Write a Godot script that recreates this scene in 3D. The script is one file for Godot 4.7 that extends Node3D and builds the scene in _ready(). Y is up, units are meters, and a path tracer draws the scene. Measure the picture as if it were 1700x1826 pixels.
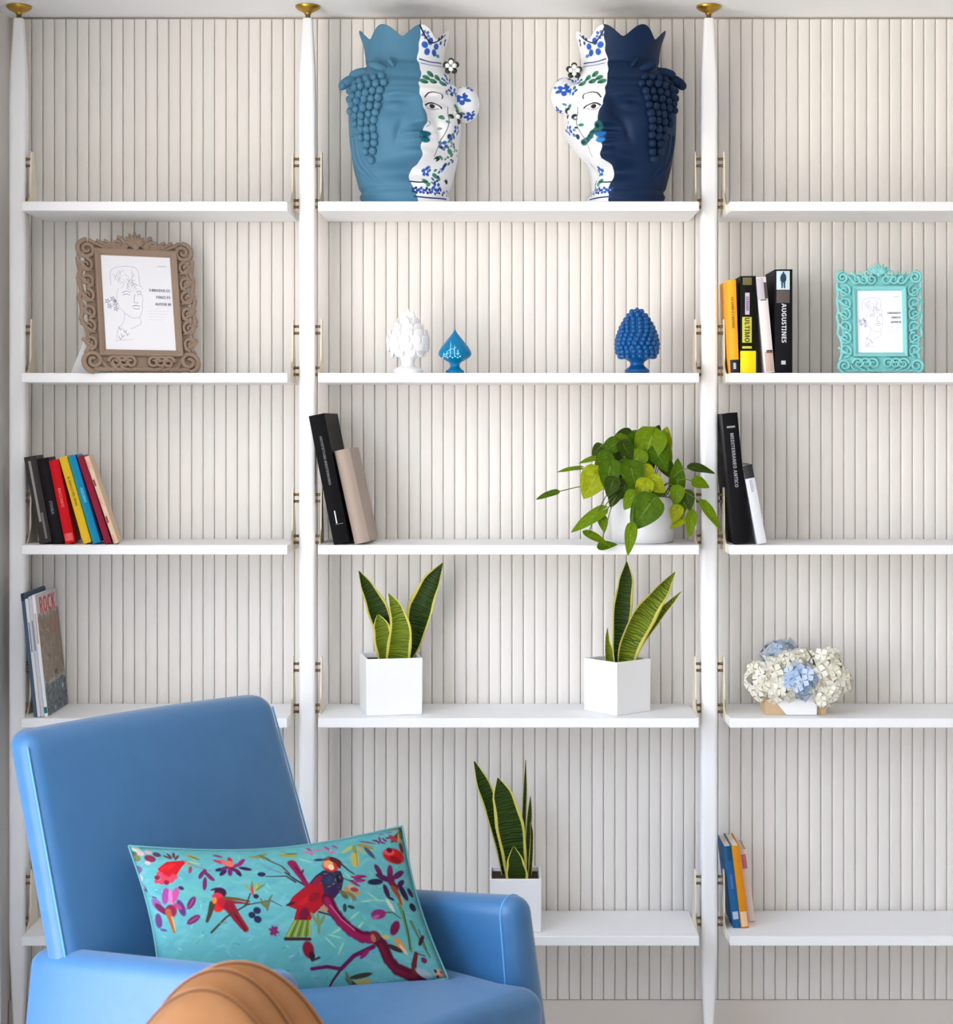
extends Node3D
# A white pole bookcase in front of a cream slatted wall, with a blue armchair in front of it.
# Units are metres; the eye is 1.61 m above the floor, the slatted wall 4.64 m away.

const FOCAL := 3078.0        # focal length in pixels of the 1700 x 1826 frame
const AXIS := Vector2(885, 760)
const EYE := 1.61
const SHELF_TOP := [2.1832, 1.7458, 1.3069, 0.8652, 0.3092]
const SHELF_THICK := 0.0243
const SHELF_FRONT := 4.40
const PITCH := 0.03081

var used := {}
var rng := RandomNumberGenerator.new()
var M := {}
var sans: SystemFont


func _ready() -> void:
	rng.seed = 11
	# camera
	var cam := Camera3D.new()
	cam.name = "camera"
	var near := 0.05
	cam.set_frustum(near * 1826.0 / FOCAL, Vector2(-35, -153) * near / FOCAL, near, 60.0)
	cam.position = Vector3(0, EYE, 0)
	var lens := CameraAttributesPhysical.new()
	lens.frustum_near = near
	lens.frustum_far = 60.0
	lens.frustum_focal_length = 50.0
	lens.frustum_focus_distance = 4.3
	lens.exposure_aperture = 4.0
	cam.attributes = lens
	add_child(cam)
	cam.projection = Camera3D.PROJECTION_FRUSTUM
	cam.set_frustum(near * 1826.0 / FOCAL, Vector2(-35, -153) * near / FOCAL, near, 60.0)
	cam.current = true
	# sky and exposure
	var we := WorldEnvironment.new()
	we.name = "world"
	var env := Environment.new()
	env.background_mode = Environment.BG_SKY
	var sky_mat := ProceduralSkyMaterial.new()
	sky_mat.sky_top_color = Color(0.80, 0.88, 1.0)
	sky_mat.sky_horizon_color = Color(0.97, 0.98, 1.0)
	sky_mat.sky_curve = 0.2
	sky_mat.ground_horizon_color = Color(0.98, 0.97, 0.95)
	sky_mat.ground_bottom_color = Color(0.96, 0.94, 0.91)
	var sky := Sky.new()
	sky.sky_material = sky_mat
	env.sky = sky
	env.background_energy_multiplier = 7.0
	env.tonemap_mode = Environment.TONE_MAPPER_LINEAR
	env.tonemap_exposure = 0.96
	env.sdfgi_enabled = true
	env.ssao_enabled = true
	env.ssil_enabled = true
	we.environment = env
	add_child(we)

	sans = SystemFont.new()
	sans.font_names = PackedStringArray(["Droid Sans"])
	sans.font_weight = 700
	make_materials()
	build_room()
	build_bookcase()
	build_armchair()
	build_pillow()
	build_leather_chair()
	build_heads()
	build_finials()
	build_frames()
	build_books()
	build_snake_plants()
	build_pothos()
	build_flowers()


# ---------------------------------------------------------------- helpers

func at_px(px: float, py: float, z: float) -> Vector3:
	# the point at distance z that a picture position falls on
	return Vector3((px - AXIS.x) * z / FOCAL, EYE - (py - AXIS.y) * z / FOCAL, -z)


class Shape:
	var v := PackedVector3Array()
	var uv := PackedVector2Array()
	var col := PackedColorArray()
	var sg := PackedInt32Array()
	var tint := Color(1, 1, 1)

	func tri(a: Vector3, b: Vector3, c: Vector3, s := 0, ua := Vector2(), ub := Vector2(), uc := Vector2()) -> void:
		v.append(a); v.append(b); v.append(c)
		uv.append(ua); uv.append(ub); uv.append(uc)
		col.append(tint); col.append(tint); col.append(tint)
		sg.append(s)

	func quad(a: Vector3, b: Vector3, c: Vector3, d: Vector3, s := 0) -> void:
		tri(a, b, c, s, Vector2(0, 0), Vector2(1, 0), Vector2(1, 1))
		tri(a, c, d, s, Vector2(0, 0), Vector2(1, 1), Vector2(0, 1))

	func flip_from(start: int) -> void:
		for i in range(start, v.size(), 3):
			var t := v[i]
			v[i] = v[i + 1]
			v[i + 1] = t
			var u := uv[i]
			uv[i] = uv[i + 1]
			uv[i + 1] = u

	func outward(start: int) -> void:
		# closed piece: front faces (clockwise) turned outwards
		var mid := Vector3()
		for i in range(start, v.size()):
			mid += v[i]
		mid /= maxf(1.0, v.size() - start)
		var vol := 0.0
		for i in range(start, v.size(), 3):
			vol += (v[i] - mid).dot((v[i + 1] - mid).cross(v[i + 2] - mid))
		if vol > 0.0:
			flip_from(start)

	func towards(start: int, dir: Vector3) -> void:
		var n := Vector3()
		for i in range(start, v.size(), 3):
			n += (v[i + 2] - v[i]).cross(v[i + 1] - v[i])
		if n.dot(dir) < 0.0:
			flip_from(start)

	func grid(rows: Array, closed := false, s := 0) -> void:
		# rows of equal length; uv runs 0..1 across and along
		var n: int = rows[0].size()
		var m: int = rows.size()
		var last := n if closed else n - 1
		for j in m - 1:
			var p: PackedVector3Array = rows[j]
			var q: PackedVector3Array = rows[j + 1]
			var v0 := j / float(m - 1)
			var v1 := (j + 1) / float(m - 1)
			for i in last:
				var k := (i + 1) % n
				var u0 := i / float(last)
				var u1 := (i + 1) / float(last)
				tri(p[i], p[k], q[k], s, Vector2(u0, v0), Vector2(u1, v0), Vector2(u1, v1))
				tri(p[i], q[k], q[i], s, Vector2(u0, v0), Vector2(u1, v1), Vector2(u0, v1))

	func cap(ring: PackedVector3Array, s := 1) -> void:
		var mid := Vector3()
		for p in ring:
			mid += p
		mid /= ring.size()
		for i in ring.size():
			tri(ring[i], mid, ring[(i + 1) % ring.size()], s)

	func loft(rows: Array, capped := true, s := 0, cs := 1) -> void:
		# closed rings, one after the other
		var start := v.size()
		grid(rows, true, s)
		if capped:
			var first: PackedVector3Array = rows[0]
			cap(first, cs)
			var end: PackedVector3Array = rows[rows.size() - 1].duplicate()
			end.reverse()
			cap(end, cs + 1)
		outward(start)

	func lathe(profile: Array, sides := 24, at := Vector3(), s := 0) -> void:
		# profile of Vector2(radius, height)
		var rows := []
		for p: Vector2 in profile:
			var ring := PackedVector3Array()
			for i in sides:
				var a := TAU * i / sides
				ring.append(at + Vector3(cos(a) * p.x, p.y, sin(a) * p.x))
			rows.append(ring)
		loft(rows, true, s)

	func tube(pts: Array, radii: Array, sides := 8, flat := 1.0, flat_dir := Vector3(0, 0, 1)) -> void:
		var rows := []
		var side := Vector3()
		for j in pts.size():
			var p: Vector3 = pts[j]
			var d: Vector3 = (pts[mini(j + 1, pts.size() - 1)] - pts[maxi(j - 1, 0)]).normalized()
			if j == 0:
				var ref := Vector3(0, 0, 1) if absf(d.z) < 0.9 else Vector3(1, 0, 0)
				side = d.cross(ref).normalized()
			side = (side - d * side.dot(d)).normalized()
			var up := d.cross(side)
			var r: float = radii[j] if radii.size() > 1 else radii[0]
			var ring := PackedVector3Array()
			for i in sides:
				var a := TAU * i / sides
				var o := (side * cos(a) + up * sin(a)) * r
				if flat != 1.0:
					o += flat_dir * o.dot(flat_dir) * (flat - 1.0)
				ring.append(p + o)
			rows.append(ring)
		loft(rows, true, 0, 0)

	func ball(c: Vector3, r: Vector3, sides := 12, rings := 8) -> void:
		var rows := []
		for j in rings + 1:
			var t := PI * j / rings
			var ring := PackedVector3Array()
			for i in sides:
				var a := TAU * i / sides
				ring.append(c + Vector3(cos(a) * sin(t) * r.x, -cos(t) * r.y, sin(a) * sin(t) * r.z))
			rows.append(ring)
		var start := v.size()
		grid(rows, true, 0)
		outward(start)

	func box(c: Vector3, size: Vector3, ch := 0.001, turn := Basis()) -> void:
		# a box with chamfered edges
		var start := v.size()
		var h := size / 2.0
		ch = minf(ch, minf(h.x, minf(h.y, h.z)) * 0.9)
		var pt := func(sx: float, sy: float, sz: float, ax: int) -> Vector3:
			var q := Vector3(sx * (h.x - ch), sy * (h.y - ch), sz * (h.z - ch))
			if ax == 0: q.x = sx * h.x
			elif ax == 1: q.y = sy * h.y
			else: q.z = sz * h.z
			return c + turn * q
		var fix := func(a: int, b: Vector3) -> void:
			towards(a, turn * b)
		for s: float in [-1.0, 1.0]:
			var k := v.size()
			quad(pt.call(s, -1, -1, 0), pt.call(s, 1, -1, 0), pt.call(s, 1, 1, 0), pt.call(s, -1, 1, 0), -1)
			fix.call(k, Vector3(s, 0, 0)); k = v.size()
			quad(pt.call(-1, s, -1, 1), pt.call(1, s, -1, 1), pt.call(1, s, 1, 1), pt.call(-1, s, 1, 1), -1)
			fix.call(k, Vector3(0, s, 0)); k = v.size()
			quad(pt.call(-1, -1, s, 2), pt.call(1, -1, s, 2), pt.call(1, 1, s, 2), pt.call(-1, 1, s, 2), -1)
			fix.call(k, Vector3(0, 0, s))
			for t: float in [-1.0, 1.0]:
				k = v.size()
				quad(pt.call(s, t, -1, 0), pt.call(s, t, 1, 0), pt.call(s, t, 1, 1), pt.call(s, t, -1, 1), -1)
				fix.call(k, Vector3(s, t, 0)); k = v.size()
				quad(pt.call(s, -1, t, 0), pt.call(s, 1, t, 0), pt.call(s, 1, t, 2), pt.call(s, -1, t, 2), -1)
				fix.call(k, Vector3(s, 0, t)); k = v.size()
				quad(pt.call(-1, s, t, 1), pt.call(1, s, t, 1), pt.call(1, s, t, 2), pt.call(-1, s, t, 2), -1)
				fix.call(k, Vector3(0, s, t))
				for w: float in [-1.0, 1.0]:
					k = v.size()
					tri(pt.call(s, t, w, 0), pt.call(s, t, w, 1), pt.call(s, t, w, 2), -1)
					fix.call(k, Vector3(s, t, w))

	func soft_box(lo: Vector3, hi: Vector3, r: float, n: int, bend: Callable) -> void:
		# a box with round edges of radius r, n cells across its flats, every point passed through bend
		var c := (lo + hi) / 2.0
		var h := (hi - lo) / 2.0
		r = minf(r, minf(h.x, minf(h.y, h.z)) * 0.999)
		var axis := func(half: float) -> PackedFloat32Array:
			var a := PackedFloat32Array()
			for i in 5:
				a.append(-half + r * (1.0 - cos(i * PI / 8.0)) * 0.0 + r * i / 4.0)
			var inner := half - r
			for i in range(1, n):
				a.append(-inner + 2.0 * inner * i / n)
			for i in 5:
				a.append(half - r + r * i / 4.0)
			return a
		var ax := [axis.call(h.x), axis.call(h.y), axis.call(h.z)]
		var start := v.size()
		for d in 3:
			var e := (d + 1) % 3
			var f := (d + 2) % 3
			for s: float in [-1.0, 1.0]:
				var rows := []
				for b: float in ax[f]:
					var row := PackedVector3Array()
					for a: float in ax[e]:
						var p := Vector3()
						p[d] = s * h[d]
						p[e] = a
						p[f] = b
						var q := Vector3(clampf(p.x, -h.x + r, h.x - r), clampf(p.y, -h.y + r, h.y - r), clampf(p.z, -h.z + r, h.z - r))
						var o := p - q
						if o.length() > 1e-6:
							o = o.normalized() * r
						row.append(bend.call(c + q + o))
					rows.append(row)
				var k := v.size()
				grid(rows, false, 0)
				var mid := Vector3()
				for i in range(start, v.size()):
					mid += v[i]
				var dir := Vector3()
				dir[d] = s
				var p0: Vector3 = bend.call(c + dir * h[d] * 0.98)
				var p1: Vector3 = bend.call(c + dir * h[d] * 0.5)
				towards(k, p0 - p1)

	func done() -> ArrayMesh:
		var st := SurfaceTool.new()
		st.begin(Mesh.PRIMITIVE_TRIANGLES)
		for i in v.size():
			if i % 3 == 0:
				st.set_smooth_group(sg[i / 3])
			st.set_color(col[i])
			st.set_uv(uv[i])
			st.add_vertex(v[i])
		st.generate_normals()
		return st.commit()


func numbered(called: String) -> String:
	used[called] = used.get(called, -1) + 1
	return called if used[called] == 0 else "%s_%03d" % [called, used[called]]


func tag(o: Node, label: String, category: String, group := "") -> void:
	o.set_meta("label", label)
	o.set_meta("category", category)
	if group:
		o.set_meta("group", group)


func thing(called: String, label: String, category: String, at := Vector3.ZERO, group := "") -> Node3D:
	var o := Node3D.new()
	o.name = numbered(called)
	add_child(o)
	o.position = at
	tag(o, label, category, group)
	return o


func part(called: String, mesh: Mesh, m: Material, parent: Node, at := Vector3.ZERO, turn := Basis()) -> MeshInstance3D:
	var o := MeshInstance3D.new()
	o.name = called
	o.mesh = mesh
	o.material_override = m
	o.transform = Transform3D(turn, at)
	parent.add_child(o, true)
	return o


func struct(called: String, mesh: Mesh, m: Material, label := "", at := Vector3.ZERO) -> MeshInstance3D:
	var o := part(called, mesh, m, self, at)
	o.set_meta("kind", "structure")
	if label:
		o.set_meta("label", label)
	return o


func words(text: String, size: float, m: Material, parent: Node, at: Vector3, turn := Basis(), font: Font = null, called := "lettering") -> MeshInstance3D:
	var t := TextMesh.new()
	t.text = text
	t.font = font if font else sans
	t.font_size = 32
	t.pixel_size = size / 32.0
	t.depth = 0.0006
	t.curve_step = 2.0
	return part(called, t, m, parent, at, turn)


func mat(c: Color, rough := 0.6, metal := 0.0, spec := 0.36) -> StandardMaterial3D:
	var m := StandardMaterial3D.new()
	m.albedo_color = c
	m.roughness = rough
	m.metallic = metal
	m.metallic_specular = spec
	return m


func rgb(r: int, g: int, b: int) -> Color:
	return Color(r / 255.0, g / 255.0, b / 255.0)


func noise_tex(freq: float, lo: Color, hi: Color, size := 256, as_normal := false, sd := 1) -> NoiseTexture2D:
	var n := FastNoiseLite.new()
	n.seed = sd
	n.frequency = freq
	n.fractal_octaves = 4
	var t := NoiseTexture2D.new()
	t.width = size
	t.height = size
	t.seamless = true
	t.noise = n
	if as_normal:
		t.as_normal_map = true
		t.bump_strength = 4.0
	else:
		var g := Gradient.new()
		g.colors = PackedColorArray([lo, hi])
		t.color_ramp = g
	return t


func triplanar(m: StandardMaterial3D, scale: float) -> StandardMaterial3D:
	m.uv1_triplanar = true
	m.uv1_scale = Vector3.ONE * scale
	return m


# painting into pictures (pixels)

func dab(im: Image, x: float, y: float, rx: float, ry: float, turn: float, c: Color, soft := 0.25) -> void:
	var r := maxf(rx, ry) + 1.0
	var w := im.get_width()
	var h := im.get_height()
	var cs := cos(turn)
	var sn := sin(turn)
	for j in range(maxi(0, int(y - r)), mini(h, int(y + r) + 2)):
		for i in range(maxi(0, int(x - r)), mini(w, int(x + r) + 2)):
			var dx := i - x
			var dy := j - y
			var d := Vector2((dx * cs + dy * sn) / rx, (-dx * sn + dy * cs) / ry).length()
			var a := clampf((1.0 - d) / soft + 0.5, 0.0, 1.0)
			if a > 0.0:
				im.set_pixel(i, j, im.get_pixel(i, j).lerp(c, a * c.a))


func stroke(im: Image, pts: Array, w0: float, w1: float, c: Color) -> void:
	var total := 0.0
	for i in pts.size() - 1:
		total += pts[i].distance_to(pts[i + 1])
	var run := 0.0
	for i in pts.size() - 1:
		var l: float = pts[i].distance_to(pts[i + 1])
		var steps := maxi(2, int(l / maxf(0.7, minf(w0, w1) * 0.4)))
		for k in steps:
			var t := k / float(steps)
			var p: Vector2 = pts[i].lerp(pts[i + 1], t)
			var w := lerpf(w0, w1, (run + l * t) / total) / 2.0
			dab(im, p.x, p.y, w, w, 0.0, c, 0.4)
		run += l


func fill(im: Image, pts: PackedVector2Array, c: Color) -> void:
	var lo := pts[0]
	var hi := pts[0]
	for p in pts:
		lo = lo.min(p)
		hi = hi.max(p)
	for j in range(maxi(0, int(lo.y)), mini(im.get_height(), int(hi.y) + 1)):
		for i in range(maxi(0, int(lo.x)), mini(im.get_width(), int(hi.x) + 1)):
			if Geometry2D.is_point_in_polygon(Vector2(i + 0.5, j + 0.5), pts):
				im.set_pixel(i, j, im.get_pixel(i, j).lerp(c, c.a))


func blank(w: int, h: int, c: Color) -> Image:
	var im := Image.create(w, h, false, Image.FORMAT_RGB8)
	im.fill(c)
	return im


func picture(im: Image, rough := 0.6, spec := 0.3) -> StandardMaterial3D:
	var m := mat(Color.WHITE, rough, 0.0, spec)
	m.albedo_texture = ImageTexture.create_from_image(im)
	return m


func smooth(pts: Array, n := 6) -> Array:
	# a Catmull-Rom curve through points
	var out := []
	for i in pts.size() - 1:
		var a = pts[maxi(i - 1, 0)]
		var b = pts[i]
		var c = pts[i + 1]
		var d = pts[mini(i + 2, pts.size() - 1)]
		for k in n:
			out.append(b.cubic_interpolate(c, a, d, k / float(n)))
	out.append(pts[pts.size() - 1])
	return out


func bump(x: float, w: float) -> float:
	return exp(-(x * x) / (w * w))


# ---------------------------------------------------------------- materials

func make_materials() -> void:
	M.wall = mat(rgb(246, 243, 239), 0.85)
	M.ceiling = mat(rgb(250, 250, 250), 0.9)
	M.floor = triplanar(mat(Color.WHITE, 0.45), 0.8)
	M.floor.albedo_texture = noise_tex(0.01, rgb(232, 226, 219), rgb(242, 237, 231), 256, false, 3)
	M.slat = [mat(rgb(239, 234, 227), 0.6), mat(rgb(237, 233, 226), 0.6), mat(rgb(241, 235, 229), 0.6)]
	M.backing = mat(rgb(205, 192, 175), 0.8)
	M.baseboard = mat(rgb(228, 219, 210), 0.6)
	M.lacquer = mat(rgb(248, 248, 249), 0.42)
	M.ivory = mat(rgb(240, 228, 205), 0.4)
	M.brass = mat(rgb(186, 148, 62), 0.3, 0.9)
	M.dark_brass = mat(rgb(120, 98, 66), 0.4, 0.8)
	M.white_glaze = mat(rgb(248, 248, 249), 0.3)
	M.white_pot = mat(rgb(247, 247, 248), 0.35)
	M.soil = mat(rgb(70, 56, 46), 0.95)
	M.pages = mat(rgb(232, 226, 212), 0.9)
	M.trim = mat(rgb(244, 243, 244), 0.6)


# ---------------------------------------------------------------- setting

func slab(lo: Vector3, hi: Vector3) -> ArrayMesh:
	var s := Shape.new()
	s.box((lo + hi) / 2.0, hi - lo, 0.0005)
	return s.done()


func build_room() -> void:
	var x0 := -1.312
	var x1 := 4.6
	var z1 := 3.2
	var top := 2.711
	struct("floor", slab(Vector3(x0 - 0.2, -0.15, -4.85), Vector3(x1 + 0.2, 0, z1 + 0.2)), M.floor, "pale stone coloured floor of the room")
	struct("ceiling", slab(Vector3(x0 - 0.2, top, -4.85), Vector3(x1 + 0.2, top + 0.15, z1 + 0.2)), M.ceiling, "plain white ceiling above the bookcase")
	# the left wall, with a wide window opening towards the room
	var wl := Shape.new()
	var open0 := -3.48
	var open1 := -0.7
	wl.box(Vector3(x0 - 0.1, top / 2, (-4.85 + open0) / 2), Vector3(0.2, top, open0 + 4.85), 0.0005)
	wl.box(Vector3(x0 - 0.1, top / 2, (z1 + open1) / 2), Vector3(0.2, top, z1 - open1), 0.0005)
	wl.box(Vector3(x0 - 0.1, 0.03, (open0 + open1) / 2), Vector3(0.2, 0.06, open1 - open0), 0.0005)
	wl.box(Vector3(x0 - 0.1, top - 0.05, (open0 + open1) / 2), Vector3(0.2, 0.1, open1 - open0), 0.0005)
	struct("wall_left", wl.done(), M.wall, "plain pale side wall at the left end of the bookcase")
	struct("wall_right", slab(Vector3(x1, 0, -4.85), Vector3(x1 + 0.2, top, z1)), mat(rgb(206, 199, 190), 0.85))
	var wf := Shape.new()
	wf.box(Vector3((x0 - 0.5) / 2, top / 2, z1 + 0.1), Vector3(-0.5 - x0, top, 0.2), 0.0005)
	wf.box(Vector3((x1 + 0.9) / 2, top / 2, z1 + 0.1), Vector3(x1 - 0.9, top, 0.2), 0.0005)
	wf.box(Vector3(0.2, top - 0.15, z1 + 0.1), Vector3(1.4, 0.3, 0.2), 0.0005)
	wf.box(Vector3(0.2, 0.4, z1 + 0.1), Vector3(1.4, 0.8, 0.2), 0.0005)
	struct("wall_front", wf.done(), M.wall)
	# window frames
	var fr := Shape.new()
	for k in 4:
		fr.box(Vector3(x0 - 0.1, top / 2, lerpf(open0 + 0.03, open1 - 0.03, k / 3.0)), Vector3(0.06, top - 0.4, 0.06), 0.004)
	struct("window_1", fr.done(), M.trim)
	var fr2 := Shape.new()
	for k in 3:
		fr2.box(Vector3(lerpf(-0.47, 0.87, k / 2.0), (top + 0.5) / 2, z1 + 0.1), Vector3(0.06, top - 1.1, 0.06), 0.004)
	struct("window_2", fr2.done(), M.trim)
	# the slatted wall
	var back := Vector3(0, 0, -4.655)
	var wall := struct("wall_back", slab(Vector3(x0, 0, -0.2), Vector3(x1, top, 0)), M.backing, "back wall clad in narrow vertical cream slats", back)
	var prof := PackedVector2Array()
	var hw := 0.0149
	for q: Vector2 in [Vector2(-hw, 0), Vector2(-hw, 0.0076), Vector2(-hw * 0.94, 0.0097), Vector2(-hw * 0.82, 0.0108), Vector2(-hw * 0.5, 0.0114), Vector2(hw * 0.5, 0.0114), Vector2(hw * 0.82, 0.0108), Vector2(hw * 0.94, 0.0097), Vector2(hw, 0.0076), Vector2(hw, 0)]:
		prof.append(q)
	var sl := Shape.new()
	var r0 := PackedVector3Array()
	var r1 := PackedVector3Array()
	for q in prof:
		r0.append(Vector3(q.x, 0.068, q.y))
		r1.append(Vector3(q.x, top - 0.006, q.y))
	sl.loft([r0, r1])
	var mesh := sl.done()
	var phase := (586.7 - AXIS.x) * 4.645 / FOCAL + PITCH / 2
	for k in range(-32, 100):
		var x := phase + k * PITCH
		if x - hw < x0 or x > 3.2:
			continue
		part("slat", mesh, M.slat[(k * 7 + k * k * 3 + 300) % 3], wall, Vector3(x, 0, 0))
	var bb := Shape.new()
	bb.box(Vector3((x0 + x1) / 2, 0.034, -4.646), Vector3(x1 - x0, 0.066, 0.018), 0.003)
	struct("baseboard_back", bb.done(), M.baseboard, "low beige baseboard under the slatted wall")
	# a white board at the left edge of the picture, on the side wall
	var tr := Shape.new()
	var a := PackedVector3Array([Vector3(x0, 0, -4.50), Vector3(-1.2915, 0, -4.50), Vector3(-1.2915, 0, -4.56), Vector3(x0, 0, -4.56)])
	var b := PackedVector3Array([Vector3(x0, 2.2, -4.50), Vector3(-1.3085, 2.2, -4.50), Vector3(-1.3085, 2.2, -4.56), Vector3(x0, 2.2, -4.56)])
	tr.loft([a, b], true, -1, -1)
	struct("trim_1", tr.done(), M.trim, "narrow white upright trim board on the side wall")


# ---------------------------------------------------------------- bookcase

const POST_X := [-1.250, -0.4933, 0.557, 1.607]
const BAYS := [[-1.211, -0.532], [-0.4546, 0.518], [0.5957, 1.568]]

func build_bookcase() -> void:
	var base := Vector3(-1.250, 0, -4.521)
	var t := thing("bookcase", "white floor-to-ceiling pole bookcase with brass fittings standing before the slatted wall", "bookcase", base)
	# posts: rounded square section, tapering at both ends
	var prof := [[0.0, 0.0115], [0.03, 0.0118], [0.12, 0.0165], [0.244, 0.0212], [0.30, 0.0218], [2.46, 0.0218], [2.53, 0.0205], [2.60, 0.0165], [2.672, 0.0128], [2.677, 0.0118]]
	var rows := []
	for p in prof:
		var ring := PackedVector3Array()
		for i in 24:
			var a := TAU * i / 24.0
			var c := cos(a)
			var s := sin(a)
			var k: float = p[1] / pow(pow(absf(c), 7.0) + pow(absf(s), 7.0), 1.0 / 7.0)
			ring.append(Vector3(c * k, p[0], s * k))
		rows.append(ring)
	var ps := Shape.new()
	ps.loft(rows)
	var post_mesh := ps.done()
	var pin := Shape.new()
	pin.lathe([Vector2(0.0065, 2.6765), Vector2(0.0065, 2.697)], 16)
	var pin_mesh := pin.done()
	var cup := Shape.new()
	cup.lathe([Vector2(0.0085, 2.688), Vector2(0.010, 2.6925), Vector2(0.018, 2.696), Vector2(0.027, 2.701), Vector2(0.0325, 2.706), Vector2(0.0325, 2.7105)], 28)
	var cup_mesh := cup.done()
	for x: float in POST_X:
		var p := part("post", post_mesh, M.lacquer, t, Vector3(x, 0, base.z) - base)
		part("pin", pin_mesh, M.dark_brass, p).set_meta("label", "brass pin on top of the post")
		part("ceiling_cup", cup_mesh, M.brass, p).set_meta("label", "brass cup pressed against the ceiling")
	# bracket plates, hung from the posts by brass bolts
	var pl := Shape.new()
	var o0 := PackedVector3Array()
	var o1 := PackedVector3Array()
	for q: Vector2 in [Vector2(-0.05, -0.02), Vector2(0.05, -0.02), Vector2(0.05, 0.0), Vector2(0.022, 0.02), Vector2(0.012, 0.13), Vector2(0.006, 0.143), Vector2(-0.012, 0.143), Vector2(-0.016, 0.13), Vector2(-0.05, 0.02)]:
		o0.append(Vector3(-0.0015, q.y, q.x))
		o1.append(Vector3(0.0015, q.y, q.x))
	pl.loft([o0, o1], true, -1, -1)
	var plate_mesh := pl.done()
	var bo := Shape.new()
	for yy: float in [0.0, 0.0175]:
		var r := []
		for q: Vector2 in [Vector2(-0.0072, 0.0042), Vector2(-0.004, 0.0042), Vector2(-0.003, 0.0034), Vector2(0.003, 0.0034), Vector2(0.004, 0.0042), Vector2(0.0072, 0.0042)]:
			var ring := PackedVector3Array()
			for i in 12:
				ring.append(Vector3(q.x, yy + cos(TAU * i / 12) * q.y, sin(TAU * i / 12) * q.y))
			r.append(ring)
		bo.loft(r)
	var bolt_mesh := bo.done()
	for b in 3:
		var xa: float = BAYS[b][0]
		var xb: float = BAYS[b][1]
		var sh := Shape.new()
		sh.box(Vector3(0, -SHELF_THICK / 2, 0), Vector3(xb - xa, SHELF_THICK, 0.235), 0.0018)
		var shelf_mesh := sh.done()
		for k in 5:
			var s := part("shelf", shelf_mesh, M.lacquer, t, Vector3((xa + xb) / 2, SHELF_TOP[k], -SHELF_FRONT - 0.1175) - base)
			for e: float in [-1.0, 1.0]:
				var ex := e * ((xb - xa) / 2 + 0.0015)
				var pz := base.z + SHELF_FRONT + 0.1175
				var q := part("bracket", plate_mesh, M.ivory, s, Vector3(ex, 0, pz + 0.012))
				q.set_meta("label", "thin ivory bracket plate at the end of the shelf")
				for yy: float in [-0.001, 0.107]:
					part("bolt", bolt_mesh, M.dark_brass, s, Vector3(ex + e * 0.0087, yy, pz + 0.012))


# ---------------------------------------------------------------- armchair

const CHAIR_AT := Vector3(-0.75, 0, -3.835)
const CHAIR_TURN := 0.864

func back_bend(p: Vector3) -> Vector3:
	var d := 0.964 - p.y
	var q := p
	q.x *= 1.0 + 0.045 * clampf(d / 0.42, 0.0, 1.3)
	if p.z > -0.045:
		q.z += 0.016 * (1.0 - pow(p.x / 0.345, 2.0)) * smoothstep(0.0, 0.16, d + 0.01)
	q.y += 0.006 * (1.0 - pow(p.x / 0.345, 2.0)) * smoothstep(0.25, 0.0, d)
	q.z += d * 0.379
	return q


func arm_bend(p: Vector3, side: float) -> Vector3:
	# p.x runs across the arm (0 inner, 0.076 outer), p.y to 0.64 at the top, p.z along it
	var top := lerpf(0.545, 0.636, clampf((p.z - 0.1) / 0.68, -0.1, 1.0))
	var q := p
	q.y = 0.16 + (p.y - 0.16) * (top - 0.16) / 0.48
	var low := clampf((0.64 - p.y) / 0.48, 0.0, 1.0)
	var out := p.x / 0.076
	q.x = side * (0.29 + p.x + low * 0.045 * out)
	q.z += low * 0.05 * smoothstep(0.35, 0.782, p.z)
	return q


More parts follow.
